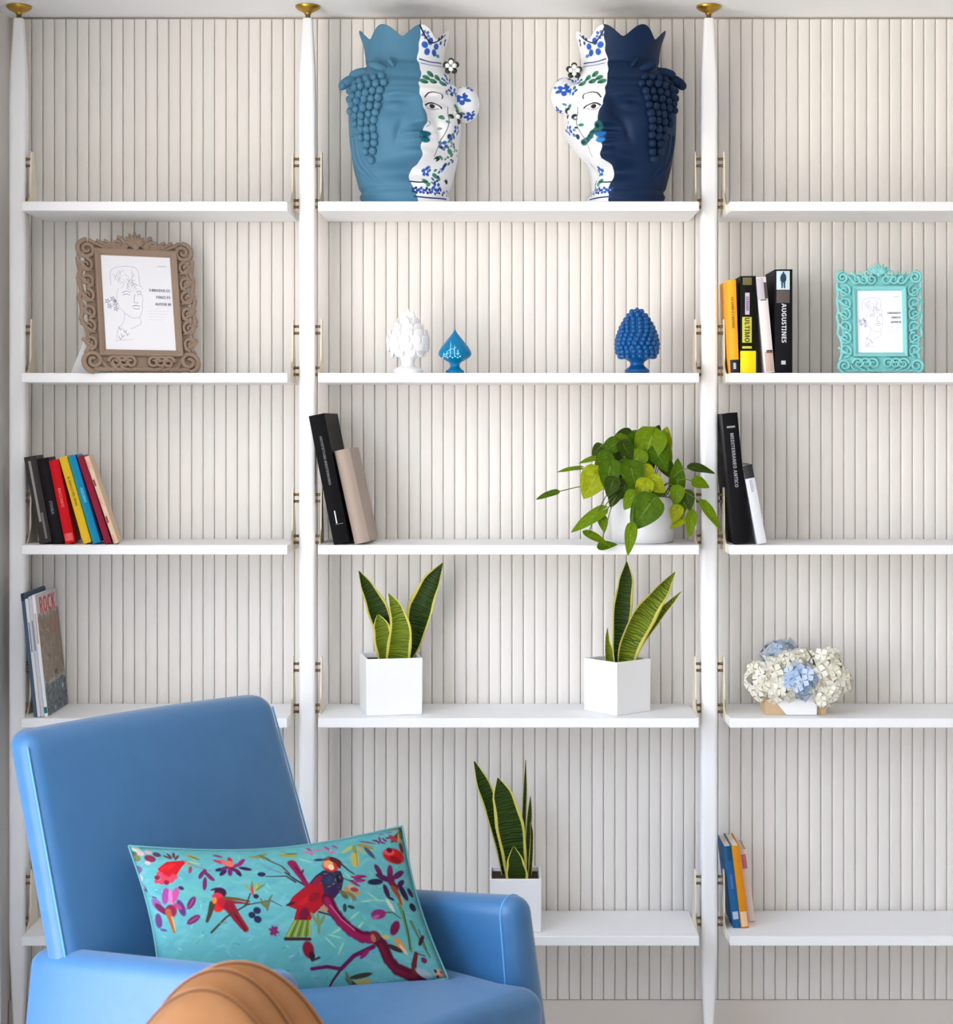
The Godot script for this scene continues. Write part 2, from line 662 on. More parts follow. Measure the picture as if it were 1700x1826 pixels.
func build_armchair() -> void:
	M.velvet = mat(Color.WHITE, 0.42, 0.0, 0.56)
	M.velvet.albedo_texture = noise_tex(0.02, rgb(38, 98, 146), rgb(44, 106, 154), 256, false, 5)
	triplanar(M.velvet, 3.0)
	M.velvet.rim_enabled = true
	M.velvet.rim = 0.5
	M.velvet.rim_tint = 0.9
	M.piping = mat(rgb(96, 160, 214), 0.7)
	M.wood_leg = mat(rgb(92, 62, 42), 0.45)
	var t := thing("armchair", "blue velvet armchair with sloping backrest holding a bird-print pillow", "armchair", CHAIR_AT)
	t.rotation.y = CHAIR_TURN
	var s := Shape.new()
	s.soft_box(Vector3(-0.345, 0.36, -0.085), Vector3(0.345, 0.970, 0.0), 0.034, 12, back_bend)
	var back := part("backrest", s.done(), M.velvet, t)
	for e: float in [-1.0, 1.0]:
		var pp := Shape.new()
		var line := []
		for i in 16:
			line.append(back_bend(Vector3(e * 0.3405, lerpf(0.945, 0.54, i / 15.0), -0.0095)) + Vector3(e * -0.0015, 0, 0.0005))
		pp.tube(line, [0.0022], 6)
		part("piping", pp.done(), M.piping, back)
	for e: float in [-1.0, 1.0]:
		var a := Shape.new()
		a.soft_box(Vector3(0, 0.16, 0.03), Vector3(0.076, 0.64, 0.782), 0.0365, 10, func(p: Vector3) -> Vector3: return arm_bend(p, e))
		var arm := part("armrest", a.done(), M.velvet, t)
		var pa := Shape.new()
		var arc := []
		for i in 10:
			arc.append(arm_bend(Vector3(0.0005, lerpf(0.2, 0.6, i / 9.0), 0.7465), e) + Vector3(e * -0.001, 0, 0))
		for i in range(1, 9):
			var w := PI * i / 9.0
			arc.append(arm_bend(Vector3(0.038 - 0.0378 * cos(w), 0.6035 + 0.037 * sin(w), 0.7465), e))
		for i in 10:
			arc.append(arm_bend(Vector3(0.0757, lerpf(0.6, 0.2, i / 9.0), 0.7465), e) + Vector3(e * 0.001, 0, 0))
		pa.tube(arc, [0.0022], 6)
		part("piping", pa.done(), M.piping, arm)
	var c := Shape.new()
	c.soft_box(Vector3(-0.305, 0.30, 0.13), Vector3(0.305, 0.470, 0.872), 0.045, 12, func(p: Vector3) -> Vector3:
		var k := lerpf(0.288 / 0.305, 1.0, smoothstep(0.79, 0.83, p.z))
		var crown := 0.012 * (1.0 - pow(p.x / 0.305, 2.0)) * smoothstep(0.36, 0.46, p.y)
		return Vector3(p.x * k, p.y + crown, p.z))
	part("seat_cushion", c.done(), M.velvet, t)
	var f := Shape.new()
	f.soft_box(Vector3(-0.289, 0.165, 0.08), Vector3(0.289, 0.305, 0.80), 0.02, 4, func(p: Vector3) -> Vector3: return p)
	part("seat_frame", f.done(), M.velvet, t)
	for q: Vector2 in [Vector2(-0.27, 0.14), Vector2(0.27, 0.14), Vector2(-0.27, 0.74), Vector2(0.27, 0.74)]:
		var l := Shape.new()
		l.lathe([Vector2(0.014, 0.0), Vector2(0.016, 0.01), Vector2(0.026, 0.17)], 16, Vector3(q.x, 0, q.y))
		part("leg", l.done(), M.wood_leg, t)


func chair_point(u: float, v: float, y: float) -> Vector3:
	return CHAIR_AT + Basis(Vector3.UP, CHAIR_TURN) * Vector3(u, y, v)


# ---------------------------------------------------------------- pillow

func pillow_art() -> Image:
	var im := blank(1024, 620, rgb(104, 184, 188))
	for i in 420:
		var c: Color = [rgb(118, 196, 198), rgb(92, 170, 180), rgb(112, 194, 180), rgb(130, 194, 206)][i % 4]
		c.a = 0.5
		dab(im, rng.randf() * 1024, rng.randf() * 620, rng.randf_range(14, 46), rng.randf_range(4, 12), rng.randf_range(-0.9, 0.9), c, 0.8)
	for i in 170:
		var c: Color = [rgb(150, 216, 200), rgb(76, 156, 160), rgb(168, 222, 214), rgb(92, 176, 150)][i % 4]
		c.a = 0.75
		var x := rng.randf() * 1024
		var y := rng.randf() * 620
		var a := rng.randf() * TAU
		stroke(im, [Vector2(x, y), Vector2(x + cos(a) * rng.randf_range(10, 30), y + sin(a) * rng.randf_range(10, 30))], 3.2, 1.0, c)
	dab(im, 20, 12, 16.4, 13.1, 0.48, rgb(205, 215, 190))
	dab(im, 31, 33, 14.6, 11.7, 0.48, rgb(220, 190, 180))
	dab(im, 9, 52, 18.2, 14.5, 0.48, rgb(120, 130, 80))
	dab(im, 59, 60, 20.0, 16.0, 0.48, rgb(140, 45, 75))
	dab(im, 61, 30, 12.8, 10.2, 0.48, rgb(225, 175, 185))
	dab(im, 88, 42, 14.6, 11.7, 0.48, rgb(90, 60, 80))
	dab(im, 45, 79, 10.9, 8.7, 0.48, rgb(230, 190, 190))
	dab(im, 9, 32, 10.9, 8.7, 0.48, rgb(90, 110, 80))
	dab(im, 131, 50, 16.4, 5.1, 1.26, rgb(105, 60, 65))
	dab(im, 147, 47, 16.4, 5.1, 1.76, rgb(105, 60, 65))
	dab(im, 122, 57, 16.4, 5.1, 0.68, rgb(105, 60, 65))
	dab(im, 155, 60, 16.4, 5.1, 2.22, rgb(105, 60, 65))
	dab(im, 211, 59, 27.3, 10.2, 0.69, rgb(170, 165, 90))
	dab(im, 217, 65, 21.9, 3.6, 0.69, rgb(110, 110, 60))
	dab(im, 3, 99, 16.3, 14.5, 0.48, rgb(125, 100, 150))
	dab(im, -1, 135, 10.8, 16.2, 0.08, rgb(220, 225, 235))
	dab(im, 5, 175, 5.0, 21.6, -0.28, rgb(90, 90, 110))
	dab(im, -2, 159, 5.0, 21.6, -0.28, rgb(200, 205, 220))
	fill(im, PackedVector2Array([Vector2(72, 111), Vector2(114, 81), Vector2(177, 78), Vector2(178, 94), Vector2(160, 113), Vector2(140, 139), Vector2(115, 173), Vector2(90, 151)]), rgb(215, 20, 35))
	dab(im, 113, 105, 32.6, 10.9, -0.37, rgb(235, 35, 40))
	dab(im, 75, 134, 12.6, 12.6, 0.08, rgb(225, 70, 95))
	dab(im, 86, 154, 14.4, 14.4, 0.08, rgb(225, 70, 95))
	dab(im, 106, 164, 14.4, 14.4, 0.08, rgb(225, 70, 95))
	dab(im, 61, 148, 10.1, 10.1, 0.08, rgb(150, 30, 60))
	dab(im, 55, 164, 9.0, 9.0, 0.08, rgb(225, 70, 95))
	dab(im, 72, 169, 10.8, 10.8, 0.08, rgb(225, 70, 95))
	dab(im, 89, 174, 10.1, 10.1, 0.09, rgb(150, 30, 60))
	dab(im, 122, 153, 12.6, 12.6, 0.08, rgb(225, 70, 95))
	stroke(im, [Vector2(174, 78), Vector2(211, 113), Vector2(264, 142)], 5.1, 2.9, rgb(150, 120, 90))
	dab(im, 188, 127, 18.1, 6.5, 1.92, rgb(160, 70, 90))
	dab(im, 185, 95, 14.5, 4.4, 1.26, rgb(190, 150, 110))
	dab(im, 211, 93, 21.8, 3.6, 0.48, rgb(200, 200, 130))
	dab(im, 222, 156, 21.7, 7.9, 2.15, rgb(120, 40, 100))
	dab(im, 248, 164, 23.5, 7.9, 1.08, rgb(120, 40, 100))
	dab(im, 225, 198, 30.6, 7.9, 1.85, rgb(120, 40, 100))
	dab(im, 238, 143, 14.5, 8.0, 1.61, rgb(120, 40, 100))
	dab(im, 253, 176, 16.2, 7.9, 0.89, rgb(120, 40, 100))
	dab(im, 300, 93, 21.8, 8.7, 0.59, rgb(190, 60, 90))
	dab(im, 317, 98, 21.8, 8.7, 1.28, rgb(235, 110, 105))
	dab(im, 341, 88, 20.0, 8.7, 1.62, rgb(200, 40, 60))
	dab(im, 332, 115, 25.4, 8.7, 1.78, rgb(235, 90, 95))
	dab(im, 379, 103, 25.5, 8.7, -0.91, rgb(165, 35, 110))
	dab(im, 361, 118, 21.8, 8.7, -0.45, rgb(150, 40, 110))
	dab(im, 294, 136, 18.1, 8.7, -0.28, rgb(38, 40, 78))
	dab(im, 302, 153, 19.9, 8.7, -0.76, rgb(60, 30, 80))
	dab(im, 328, 151, 21.7, 8.7, 1.78, rgb(120, 40, 100))
	dab(im, 356, 157, 21.7, 8.7, 1.28, rgb(50, 25, 70))
	dab(im, 386, 140, 23.6, 8.7, 0.38, rgb(60, 25, 75))
	dab(im, 314, 130, 18.1, 8.7, -0.45, rgb(120, 40, 100))
	dab(im, 345, 141, 21.8, 8.7, 0.89, rgb(110, 25, 80))
	dab(im, 337, 108, 14.5, 18.2, 0.08, rgb(240, 120, 95))
	dab(im, 303, 58, 18.3, 6.6, 0.49, rgb(150, 60, 90))
	dab(im, 72, 228, 34.0, 13.6, 1.91, rgb(170, 75, 160))
	dab(im, 107, 231, 34.0, 12.9, 2.07, rgb(205, 85, 155))
	dab(im, 88, 237, 32.2, 7.9, 1.76, rgb(225, 130, 190))
	dab(im, 34, 256, 32.1, 14.3, 1.25, rgb(150, 95, 165))
	dab(im, 118, 286, 33.8, 13.5, 1.43, rgb(100, 55, 130))
	dab(im, 26, 317, 28.4, 12.4, 1.59, rgb(115, 60, 125))
	dab(im, 45, 276, 32.0, 10.7, 0.97, rgb(120, 30, 80))
	dab(im, 78, 291, 24.9, 21.3, 1.76, rgb(150, 30, 75))
	dab(im, 106, 278, 17.8, 8.9, 0.87, rgb(190, 70, 120))
	dab(im, 136, 206, 10.8, 7.9, 0.68, rgb(60, 45, 90))
	dab(im, 37, 356, 14.1, 4.9, 0.47, rgb(110, 80, 150))
	stroke(im, [Vector2(67, 290), Vector2(71, 329), Vector2(76, 375)], 21.3, 9.2, rgb(190, 95, 50))
	stroke(im, [Vector2(77, 314), Vector2(79, 371)], 5.7, 3.5, rgb(230, 180, 110))
	dab(im, 159, 272, 28.6, 12.1, -0.91, rgb(120, 40, 100))
	dab(im, 159, 272, 21.4, 2.9, -0.91, rgb(170, 80, 130))
	dab(im, 153, 338, 28.4, 12.1, -0.44, rgb(120, 40, 100))
	dab(im, 153, 338, 21.3, 2.8, -0.44, rgb(170, 80, 130))
	dab(im, 139, 290, 7.1, 2.8, -0.91, rgb(150, 90, 120))
	stroke(im, [Vector2(23, 220), Vector2(39, 229)], 3.6, 2.9, rgb(60, 50, 80))
	dab(im, 272, 243, 21.5, 21.5, 0.09, rgb(60, 16, 50))
	dab(im, 254, 226, 16.2, 4.3, -0.28, rgb(80, 30, 50))
	dab(im, 259, 260, 19.7, 17.9, 0.09, rgb(225, 50, 75))
	dab(im, 254, 294, 21.4, 28.5, 0.38, rgb(235, 35, 30))
	dab(im, 283, 293, 32.1, 25.0, 0.68, rgb(195, 22, 45))
	stroke(im, [Vector2(234, 285), Vector2(215, 326), Vector2(198, 355)], 21.4, 10.7, rgb(75, 62, 45))
	stroke(im, [Vector2(281, 269), Vector2(330, 279), Vector2(370, 294)], 15.7, 6.4, rgb(115, 80, 40))
	stroke(im, [Vector2(289, 285), Vector2(327, 293), Vector2(365, 302)], 14.3, 5.0, rgb(150, 30, 50))
	stroke(im, [Vector2(292, 305), Vector2(310, 353), Vector2(335, 405)], 39.2, 21.4, rgb(150, 15, 40))
	stroke(im, [Vector2(306, 341), Vector2(332, 401)], 6.4, 4.3, rgb(90, 8, 30))
	dab(im, 244, 274, 7.9, 14.3, 0.28, rgb(250, 140, 60))
	stroke(im, [Vector2(208, 394), Vector2(273, 344), Vector2(352, 308), Vector2(380, 258)], 7.8, 4.9, rgb(75, 55, 50))
	stroke(im, [Vector2(349, 306), Vector2(445, 299), Vector2(479, 327)], 5.7, 2.9, rgb(75, 55, 50))
	dab(im, 396, 275, 10.0, 10.0, 0.09, rgb(38, 40, 78))
	dab(im, 387, 333, 13.5, 13.5, 0.09, rgb(38, 40, 78))
	dab(im, 365, 348, 12.4, 12.4, 0.09, rgb(38, 40, 78))
	dab(im, 382, 367, 13.5, 13.5, 0.09, rgb(38, 40, 78))
	dab(im, 376, 234, 23.4, 4.3, 1.09, rgb(165, 165, 75))
	dab(im, 392, 228, 23.4, 4.3, 1.79, rgb(110, 140, 70))
	dab(im, 409, 233, 23.4, 4.3, -0.90, rgb(165, 165, 75))
	dab(im, 388, 247, 23.3, 4.3, 1.63, rgb(200, 60, 70))
	dab(im, 404, 241, 23.4, 4.3, 1.94, rgb(190, 190, 60))
	dab(im, 419, 238, 23.4, 4.3, -0.60, rgb(110, 140, 70))
	dab(im, 415, 304, 21.4, 3.6, 1.28, rgb(110, 115, 70))
	dab(im, 424, 313, 21.4, 3.6, 1.63, rgb(110, 115, 70))
	dab(im, 435, 310, 21.4, 3.6, 2.10, rgb(110, 115, 70))
	dab(im, 416, 316, 21.4, 3.6, 0.89, rgb(110, 115, 70))
	dab(im, 429, 321, 21.4, 3.6, 1.87, rgb(110, 115, 70))
	dab(im, 443, 291, 21.5, 3.6, 2.25, rgb(110, 115, 70))
	dab(im, 430, 415, 19.4, 6.4, 0.48, rgb(135, 35, 95))
	dab(im, 430, 415, 19.4, 6.4, 1.46, rgb(135, 35, 95))
	dab(im, 430, 415, 19.4, 6.4, 2.25, rgb(135, 35, 95))
	dab(im, 430, 415, 19.4, 6.4, -0.59, rgb(135, 35, 95))
	stroke(im, [Vector2(243, 363), Vector2(272, 365)], 3.5, 2.8, rgb(100, 140, 110))
	dab(im, 440, 76, 27.4, 7.3, 0.18, rgb(160, 150, 70))
	dab(im, 458, 65, 27.4, 7.3, -0.28, rgb(130, 140, 90))
	dab(im, 469, 83, 27.4, 7.3, 0.90, rgb(110, 120, 70))
	dab(im, 566, 81, 27.4, 7.3, 0.18, rgb(150, 150, 80))
	dab(im, 552, 73, 27.5, 7.3, 0.49, rgb(180, 180, 110))
	stroke(im, [Vector2(479, 100), Vector2(521, 143), Vector2(540, 189)], 5.8, 7.3, rgb(95, 70, 70))
	stroke(im, [Vector2(456, 138), Vector2(513, 179)], 2.9, 3.6, rgb(120, 110, 100))
	stroke(im, [Vector2(452, 189), Vector2(524, 196), Vector2(553, 230)], 4.3, 8.0, rgb(70, 60, 65))
	dab(im, 438, 176, 14.5, 11.6, 0.08, rgb(40, 40, 80))
	stroke(im, [Vector2(524, 176), Vector2(552, 215), Vector2(586, 250)], 6.0, 9.0, rgb(60, 45, 55))
	stroke(im, [Vector2(589, 243), Vector2(572, 180), Vector2(559, 121)], 18.6, 33.5, rgb(150, 20, 80))
	stroke(im, [Vector2(586, 218), Vector2(568, 150)], 5.2, 7.5, rgb(95, 10, 55))
	dab(im, 586, 185, 18.7, 4.5, 2.11, rgb(110, 20, 50))
	dab(im, 558, 79, 34.0, 11.3, 0.18, rgb(165, 165, 80))
	dab(im, 571, 71, 22.7, 4.5, 0.08, rgb(100, 110, 50))
	dab(im, 626, 68, 15.2, 6.1, 0.49, rgb(215, 120, 150))
	dab(im, 645, 82, 15.1, 6.1, 1.65, rgb(215, 120, 150))
	dab(im, 666, 62, 15.2, 6.1, 0.70, rgb(215, 120, 150))
	dab(im, 688, 64, 15.2, 6.1, 0.08, rgb(215, 120, 150))
	dab(im, 711, 66, 15.2, 6.1, 1.31, rgb(215, 120, 150))
	dab(im, 641, 52, 15.2, 6.1, 1.11, rgb(175, 75, 145))
	dab(im, 721, 88, 15.2, 6.1, 0.28, rgb(215, 120, 150))
	dab(im, 709, 58, 15.2, 6.1, 1.12, rgb(175, 75, 145))
	dab(im, 740, 56, 15.2, 6.1, 0.92, rgb(175, 75, 145))
	dab(im, 613, 121, 26.4, 3.8, 0.49, rgb(150, 220, 190))
	dab(im, 760, 220, 26.2, 3.7, 0.91, rgb(150, 220, 190))
	dab(im, 738, 380, 25.8, 3.7, -0.58, rgb(150, 220, 190))
	dab(im, 725, 359, 25.8, 3.7, -0.27, rgb(90, 190, 170))
	dab(im, 657, 432, 25.6, 3.7, -0.43, rgb(150, 220, 190))
	dab(im, 645, 451, 25.6, 3.7, 0.28, rgb(150, 220, 190))
	dab(im, 832, 308, 26.0, 3.7, 0.70, rgb(150, 220, 190))
	dab(im, 801, 325, 26.0, 3.7, -0.10, rgb(150, 220, 190))
	dab(im, 657, 491, 25.5, 3.6, -0.87, rgb(150, 220, 190))
	dab(im, 622, 469, 25.5, 3.6, 0.89, rgb(150, 220, 190))
	dab(im, 764, 394, 25.8, 3.7, 0.69, rgb(90, 190, 170))
	dab(im, 657, 549, 25.3, 3.6, 0.48, rgb(90, 190, 170))
	dab(im, 746, 420, 25.7, 3.7, -0.72, rgb(150, 220, 190))
	dab(im, 851, 322, 26.0, 3.7, 0.09, rgb(150, 220, 190))
	fill(im, PackedVector2Array([Vector2(597, 243), Vector2(656, 240), Vector2(652, 305), Vector2(656, 317), Vector2(614, 350), Vector2(583, 371), Vector2(570, 391), Vector2(510, 384), Vector2(529, 346), Vector2(499, 328), Vector2(526, 294)]), rgb(178, 14, 34))
	fill(im, PackedVector2Array([Vector2(599, 243), Vector2(630, 209), Vector2(666, 184), Vector2(690, 181), Vector2(733, 193), Vector2(735, 230), Vector2(715, 278), Vector2(680, 311), Vector2(651, 321), Vector2(643, 296), Vector2(649, 240)]), rgb(46, 44, 76))
	dab(im, 632, 230, 29.9, 11.2, -0.74, rgb(150, 25, 60))
	dab(im, 677, 234, 22.4, 16.8, -0.59, rgb(30, 60, 95))
	dab(im, 682, 275, 18.6, 26.0, 0.48, rgb(52, 30, 80))
	dab(im, 716, 229, 11.2, 22.4, 0.09, rgb(25, 25, 50))
	dab(im, 670, 200, 8.2, 2.2, 0.08, rgb(150, 110, 80))
	dab(im, 686, 217, 8.2, 2.2, 0.91, rgb(80, 60, 90))
	dab(im, 702, 233, 8.2, 2.2, 1.66, rgb(150, 110, 80))
	dab(im, 718, 250, 8.2, 2.2, 2.26, rgb(80, 60, 90))
	dab(im, 671, 261, 8.2, 2.2, 2.87, rgb(150, 110, 80))
	dab(im, 705, 205, 8.2, 2.2, -2.65, rgb(80, 60, 90))
	dab(im, 721, 222, 8.2, 2.2, -1.83, rgb(150, 110, 80))
	dab(im, 674, 233, 8.2, 2.2, -1.17, rgb(80, 60, 90))
	dab(im, 690, 250, 8.2, 2.2, -0.59, rgb(150, 110, 80))
	dab(im, 706, 266, 8.2, 2.2, 0.09, rgb(80, 60, 90))
	dab(im, 567, 313, 33.3, 11.1, -0.51, rgb(205, 20, 35))
	dab(im, 550, 368, 29.4, 16.5, -1.03, rgb(120, 10, 45))
	dab(im, 512, 321, 18.5, 5.2, -0.27, rgb(80, 10, 40))
	dab(im, 604, 301, 25.9, 14.8, -0.59, rgb(150, 10, 30))
	fill(im, PackedVector2Array([Vector2(510, 384), Vector2(572, 390), Vector2(558, 445), Vector2(463, 443)]), rgb(125, 150, 60))
	stroke(im, [Vector2(515, 387), Vector2(473, 440)], 2.9, 5.1, rgb(185, 190, 110))
	stroke(im, [Vector2(524, 387), Vector2(486, 441)], 2.9, 5.1, rgb(70, 110, 40))
	stroke(im, [Vector2(533, 388), Vector2(499, 442)], 2.9, 5.1, rgb(185, 190, 110))
	stroke(im, [Vector2(542, 389), Vector2(512, 443)], 2.9, 5.1, rgb(70, 110, 40))
	stroke(im, [Vector2(551, 390), Vector2(526, 445)], 2.9, 5.1, rgb(185, 190, 110))
	stroke(im, [Vector2(559, 390), Vector2(539, 446)], 2.9, 5.1, rgb(70, 110, 40))
	stroke(im, [Vector2(568, 391), Vector2(552, 447)], 2.9, 5.1, rgb(185, 190, 110))
	stroke(im, [Vector2(464, 447), Vector2(556, 455)], 10.9, 10.9, rgb(70, 35, 40))
	dab(im, 699, 162, 30.1, 32.0, 0.08, rgb(205, 50, 45))
	dab(im, 693, 153, 18.8, 22.6, 0.49, rgb(245, 165, 105))
	dab(im, 700, 170, 11.3, 15.0, 0.08, rgb(250, 215, 180))
	dab(im, 721, 134, 30.2, 12.8, 0.70, rgb(70, 35, 35))
	dab(im, 693, 124, 15.1, 8.3, -0.28, rgb(150, 70, 40))
	dab(im, 664, 125, 18.9, 7.5, 0.08, rgb(45, 60, 85))
	dab(im, 731, 156, 8.3, 22.6, -0.10, rgb(100, 30, 35))
	stroke(im, [Vector2(742, 157), Vector2(764, 192), Vector2(782, 210)], 8.3, 5.3, rgb(60, 45, 55))
	dab(im, 801, 137, 41.5, 17.0, 1.75, rgb(195, 185, 95))
	dab(im, 784, 81, 32.3, 9.1, -0.59, rgb(185, 190, 110))
	dab(im, 856, 74, 34.2, 9.9, 0.49, rgb(165, 140, 70))
	dab(im, 866, 109, 34.1, 9.1, 1.13, rgb(75, 85, 95))
	dab(im, 811, 83, 22.8, 8.3, 1.67, rgb(150, 150, 70))
	dab(im, 835, 94, 22.8, 6.8, 1.02, rgb(190, 180, 110))
	dab(im, 869, 54, 34.3, 5.3, 0.39, rgb(110, 110, 110))
	stroke(im, [Vector2(815, 96), Vector2(803, 174)], 3.0, 1.9, rgb(120, 120, 50))
	dab(im, 785, 227, 22.5, 6.7, 0.28, rgb(165, 40, 115))
	dab(im, 797, 240, 22.4, 6.7, -0.10, rgb(165, 40, 115))
	dab(im, 772, 250, 22.4, 6.7, 0.70, rgb(165, 40, 115))
	dab(im, 806, 220, 22.5, 6.7, 0.08, rgb(165, 40, 115))
	stroke(im, [Vector2(726, 222), Vector2(759, 241), Vector2(817, 221)], 4.5, 3.0, rgb(60, 40, 60))
	dab(im, 734, 279, 15.6, 9.7, 1.31, rgb(200, 140, 80))
	dab(im, 755, 269, 15.6, 9.7, 0.91, rgb(225, 170, 110))
	dab(im, 741, 296, 15.6, 9.7, 0.49, rgb(150, 120, 60))
	dab(im, 769, 290, 15.6, 9.7, 0.49, rgb(205, 150, 90))
	dab(im, 720, 302, 15.6, 9.6, 0.91, rgb(90, 95, 60))
	dab(im, 752, 309, 15.6, 9.6, 1.31, rgb(140, 120, 70))
	dab(im, 716, 290, 15.6, 9.7, 0.49, rgb(110, 110, 70))
	dab(im, 764, 278, 15.6, 9.7, 0.09, rgb(170, 60, 60))
	dab(im, 733, 348, 13.3, 6.7, 0.28, rgb(40, 60, 70))
	dab(im, 708, 350, 7.4, 16.6, 0.28, rgb(40, 70, 70))
	stroke(im, [Vector2(653, 313), Vector2(661, 358), Vector2(681, 399), Vector2(709, 433), Vector2(744, 456), Vector2(791, 462), Vector2(815, 485), Vector2(823, 536), Vector2(844, 569), Vector2(889, 592), Vector2(940, 621)], 44.4, 40.7, rgb(92, 8, 42))
	stroke(im, [Vector2(649, 317), Vector2(657, 362), Vector2(676, 403), Vector2(705, 437), Vector2(740, 460), Vector2(787, 466)], 25.9, 27.8, rgb(160, 18, 85))
	stroke(im, [Vector2(809, 489), Vector2(818, 540), Vector2(838, 572), Vector2(884, 595), Vector2(935, 625)], 16.8, 14.6, rgb(122, 14, 48))
	stroke(im, [Vector2(655, 337), Vector2(683, 391), Vector2(724, 434)], 3.7, 4.4, rgb(225, 120, 160))
	dab(im, 795, 456, 22.0, 19.0, 0.09, rgb(120, 40, 50))
	dab(im, 787, 463, 9.5, 14.6, 0.09, rgb(195, 110, 90))
	stroke(im, [Vector2(608, 361), Vector2(635, 371), Vector2(668, 390)], 8.1, 4.4, rgb(80, 40, 55))
	dab(im, 629, 351, 14.8, 11.1, 0.09, rgb(190, 140, 100))
	stroke(im, [Vector2(536, 548), Vector2(592, 545), Vector2(641, 555), Vector2(698, 518), Vector2(784, 490)], 10.1, 14.4, rgb(112, 18, 82))
	stroke(im, [Vector2(641, 555), Vector2(604, 586), Vector2(574, 618)], 8.0, 5.8, rgb(85, 25, 70))
	dab(im, 740, 514, 25.5, 7.3, -0.57, rgb(150, 35, 110))
	dab(im, 538, 488, 20.0, 27.3, 0.09, rgb(150, 18, 48))
	dab(im, 546, 509, 10.9, 14.5, 0.09, rgb(60, 20, 40))
	stroke(im, [Vector2(542, 524), Vector2(574, 515)], 5.8, 7.2, rgb(60, 60, 60))
	dab(im, 597, 388, 25.7, 5.9, 1.81, rgb(125, 150, 95))
	dab(im, 584, 383, 25.7, 5.9, 1.29, rgb(125, 150, 95))
	dab(im, 611, 393, 25.7, 5.9, 2.26, rgb(125, 150, 95))
	dab(im, 594, 415, 25.6, 5.9, 1.81, rgb(125, 150, 95))
	dab(im, 961, 130, 43.6, 34.1, 0.28, rgb(205, 20, 28))
	dab(im, 946, 112, 22.8, 15.2, 0.08, rgb(240, 80, 90))
	dab(im, 949, 103, 11.4, 11.4, 0.08, rgb(90, 20, 30))
	dab(im, 964, 147, 22.7, 15.1, 0.49, rgb(150, 10, 20))
	dab(im, 992, 43, 38.2, 9.9, -0.73, rgb(120, 60, 45))
	dab(im, 975, 50, 22.9, 9.9, 0.93, rgb(180, 60, 60))
	dab(im, 1001, 53, 26.7, 7.6, 1.68, rgb(190, 150, 100))
	dab(im, 1001, 95, 22.8, 7.6, 1.52, rgb(120, 40, 40))
	dab(im, 911, 58, 13.7, 4.6, 1.13, rgb(125, 60, 110))
	dab(im, 928, 64, 13.7, 4.6, 0.50, rgb(125, 60, 110))
	dab(im, 939, 52, 13.7, 4.6, 0.93, rgb(125, 60, 110))
	dab(im, 921, 46, 13.7, 4.6, 1.51, rgb(125, 60, 110))
	dab(im, 901, 51, 13.7, 4.6, 0.50, rgb(125, 60, 110))
	dab(im, 957, 45, 13.7, 4.6, 0.08, rgb(125, 60, 110))
	dab(im, 932, 21, 13.8, 4.6, 0.08, rgb(120, 130, 150))
	dab(im, 964, 20, 13.8, 4.6, 0.08, rgb(120, 130, 150))
	dab(im, 999, 5, 28.8, 17.3, -0.10, rgb(150, 175, 165))
	dab(im, 1011, 32, 7.7, 26.8, 0.08, rgb(110, 110, 80))
	dab(im, 882, 194, 28.2, 11.3, 1.32, rgb(100, 30, 90))
	dab(im, 929, 202, 32.0, 12.0, 1.84, rgb(130, 35, 95))
	dab(im, 961, 213, 31.9, 11.3, -0.58, rgb(95, 35, 85))
	dab(im, 857, 245, 31.8, 12.7, -0.10, rgb(40, 30, 72))
	dab(im, 896, 228, 33.7, 12.7, 0.49, rgb(85, 25, 80))
	dab(im, 924, 234, 30.0, 15.0, 1.68, rgb(110, 25, 75))
	dab(im, 963, 287, 33.6, 12.7, 1.33, rgb(45, 30, 75))
	dab(im, 892, 285, 29.8, 10.4, 1.50, rgb(75, 25, 70))
	dab(im, 930, 255, 26.2, 11.2, 1.13, rgb(120, 20, 60))
	dab(im, 962, 250, 22.5, 9.7, -0.72, rgb(70, 25, 75))
	dab(im, 903, 314, 12.6, 5.9, 0.49, rgb(45, 35, 70))
	stroke(im, [Vector2(926, 271), Vector2(939, 305), Vector2(942, 337)], 22.4, 12.7, rgb(165, 75, 40))
	stroke(im, [Vector2(947, 306), Vector2(947, 338)], 5.2, 4.5, rgb(225, 170, 90))
	stroke(im, [Vector2(930, 337), Vector2(933, 369), Vector2(931, 416), Vector2(927, 471), Vector2(918, 517)], 16.3, 12.6, rgb(105, 150, 100))
	stroke(im, [Vector2(939, 361), Vector2(930, 448), Vector2(916, 509)], 4.4, 5.2, rgb(50, 90, 70))
	stroke(im, [Vector2(957, 403), Vector2(972, 483), Vector2(986, 539)], 12.5, 8.1, rgb(90, 130, 110))
	stroke(im, [Vector2(979, 432), Vector2(983, 511)], 3.7, 3.7, rgb(50, 60, 70))
	dab(im, 891, 341, 27.8, 8.2, 1.22, rgb(225, 225, 205))
	stroke(im, [Vector2(853, 370), Vector2(891, 369), Vector2(919, 392)], 6.7, 5.2, rgb(80, 110, 90))
	dab(im, 833, 376, 31.4, 17.7, -0.27, rgb(150, 42, 112))
	dab(im, 819, 387, 18.4, 5.9, -0.42, rgb(185, 90, 150))
	dab(im, 883, 428, 33.1, 14.7, -0.86, rgb(125, 22, 70))
	dab(im, 883, 487, 27.4, 14.6, 1.01, rgb(215, 155, 95))
	dab(im, 891, 507, 21.9, 6.6, 1.11, rgb(240, 200, 150))
	dab(im, 859, 501, 29.2, 9.5, 0.48, rgb(60, 45, 45))
	dab(im, 837, 460, 14.6, 8.1, 0.09, rgb(200, 190, 120))
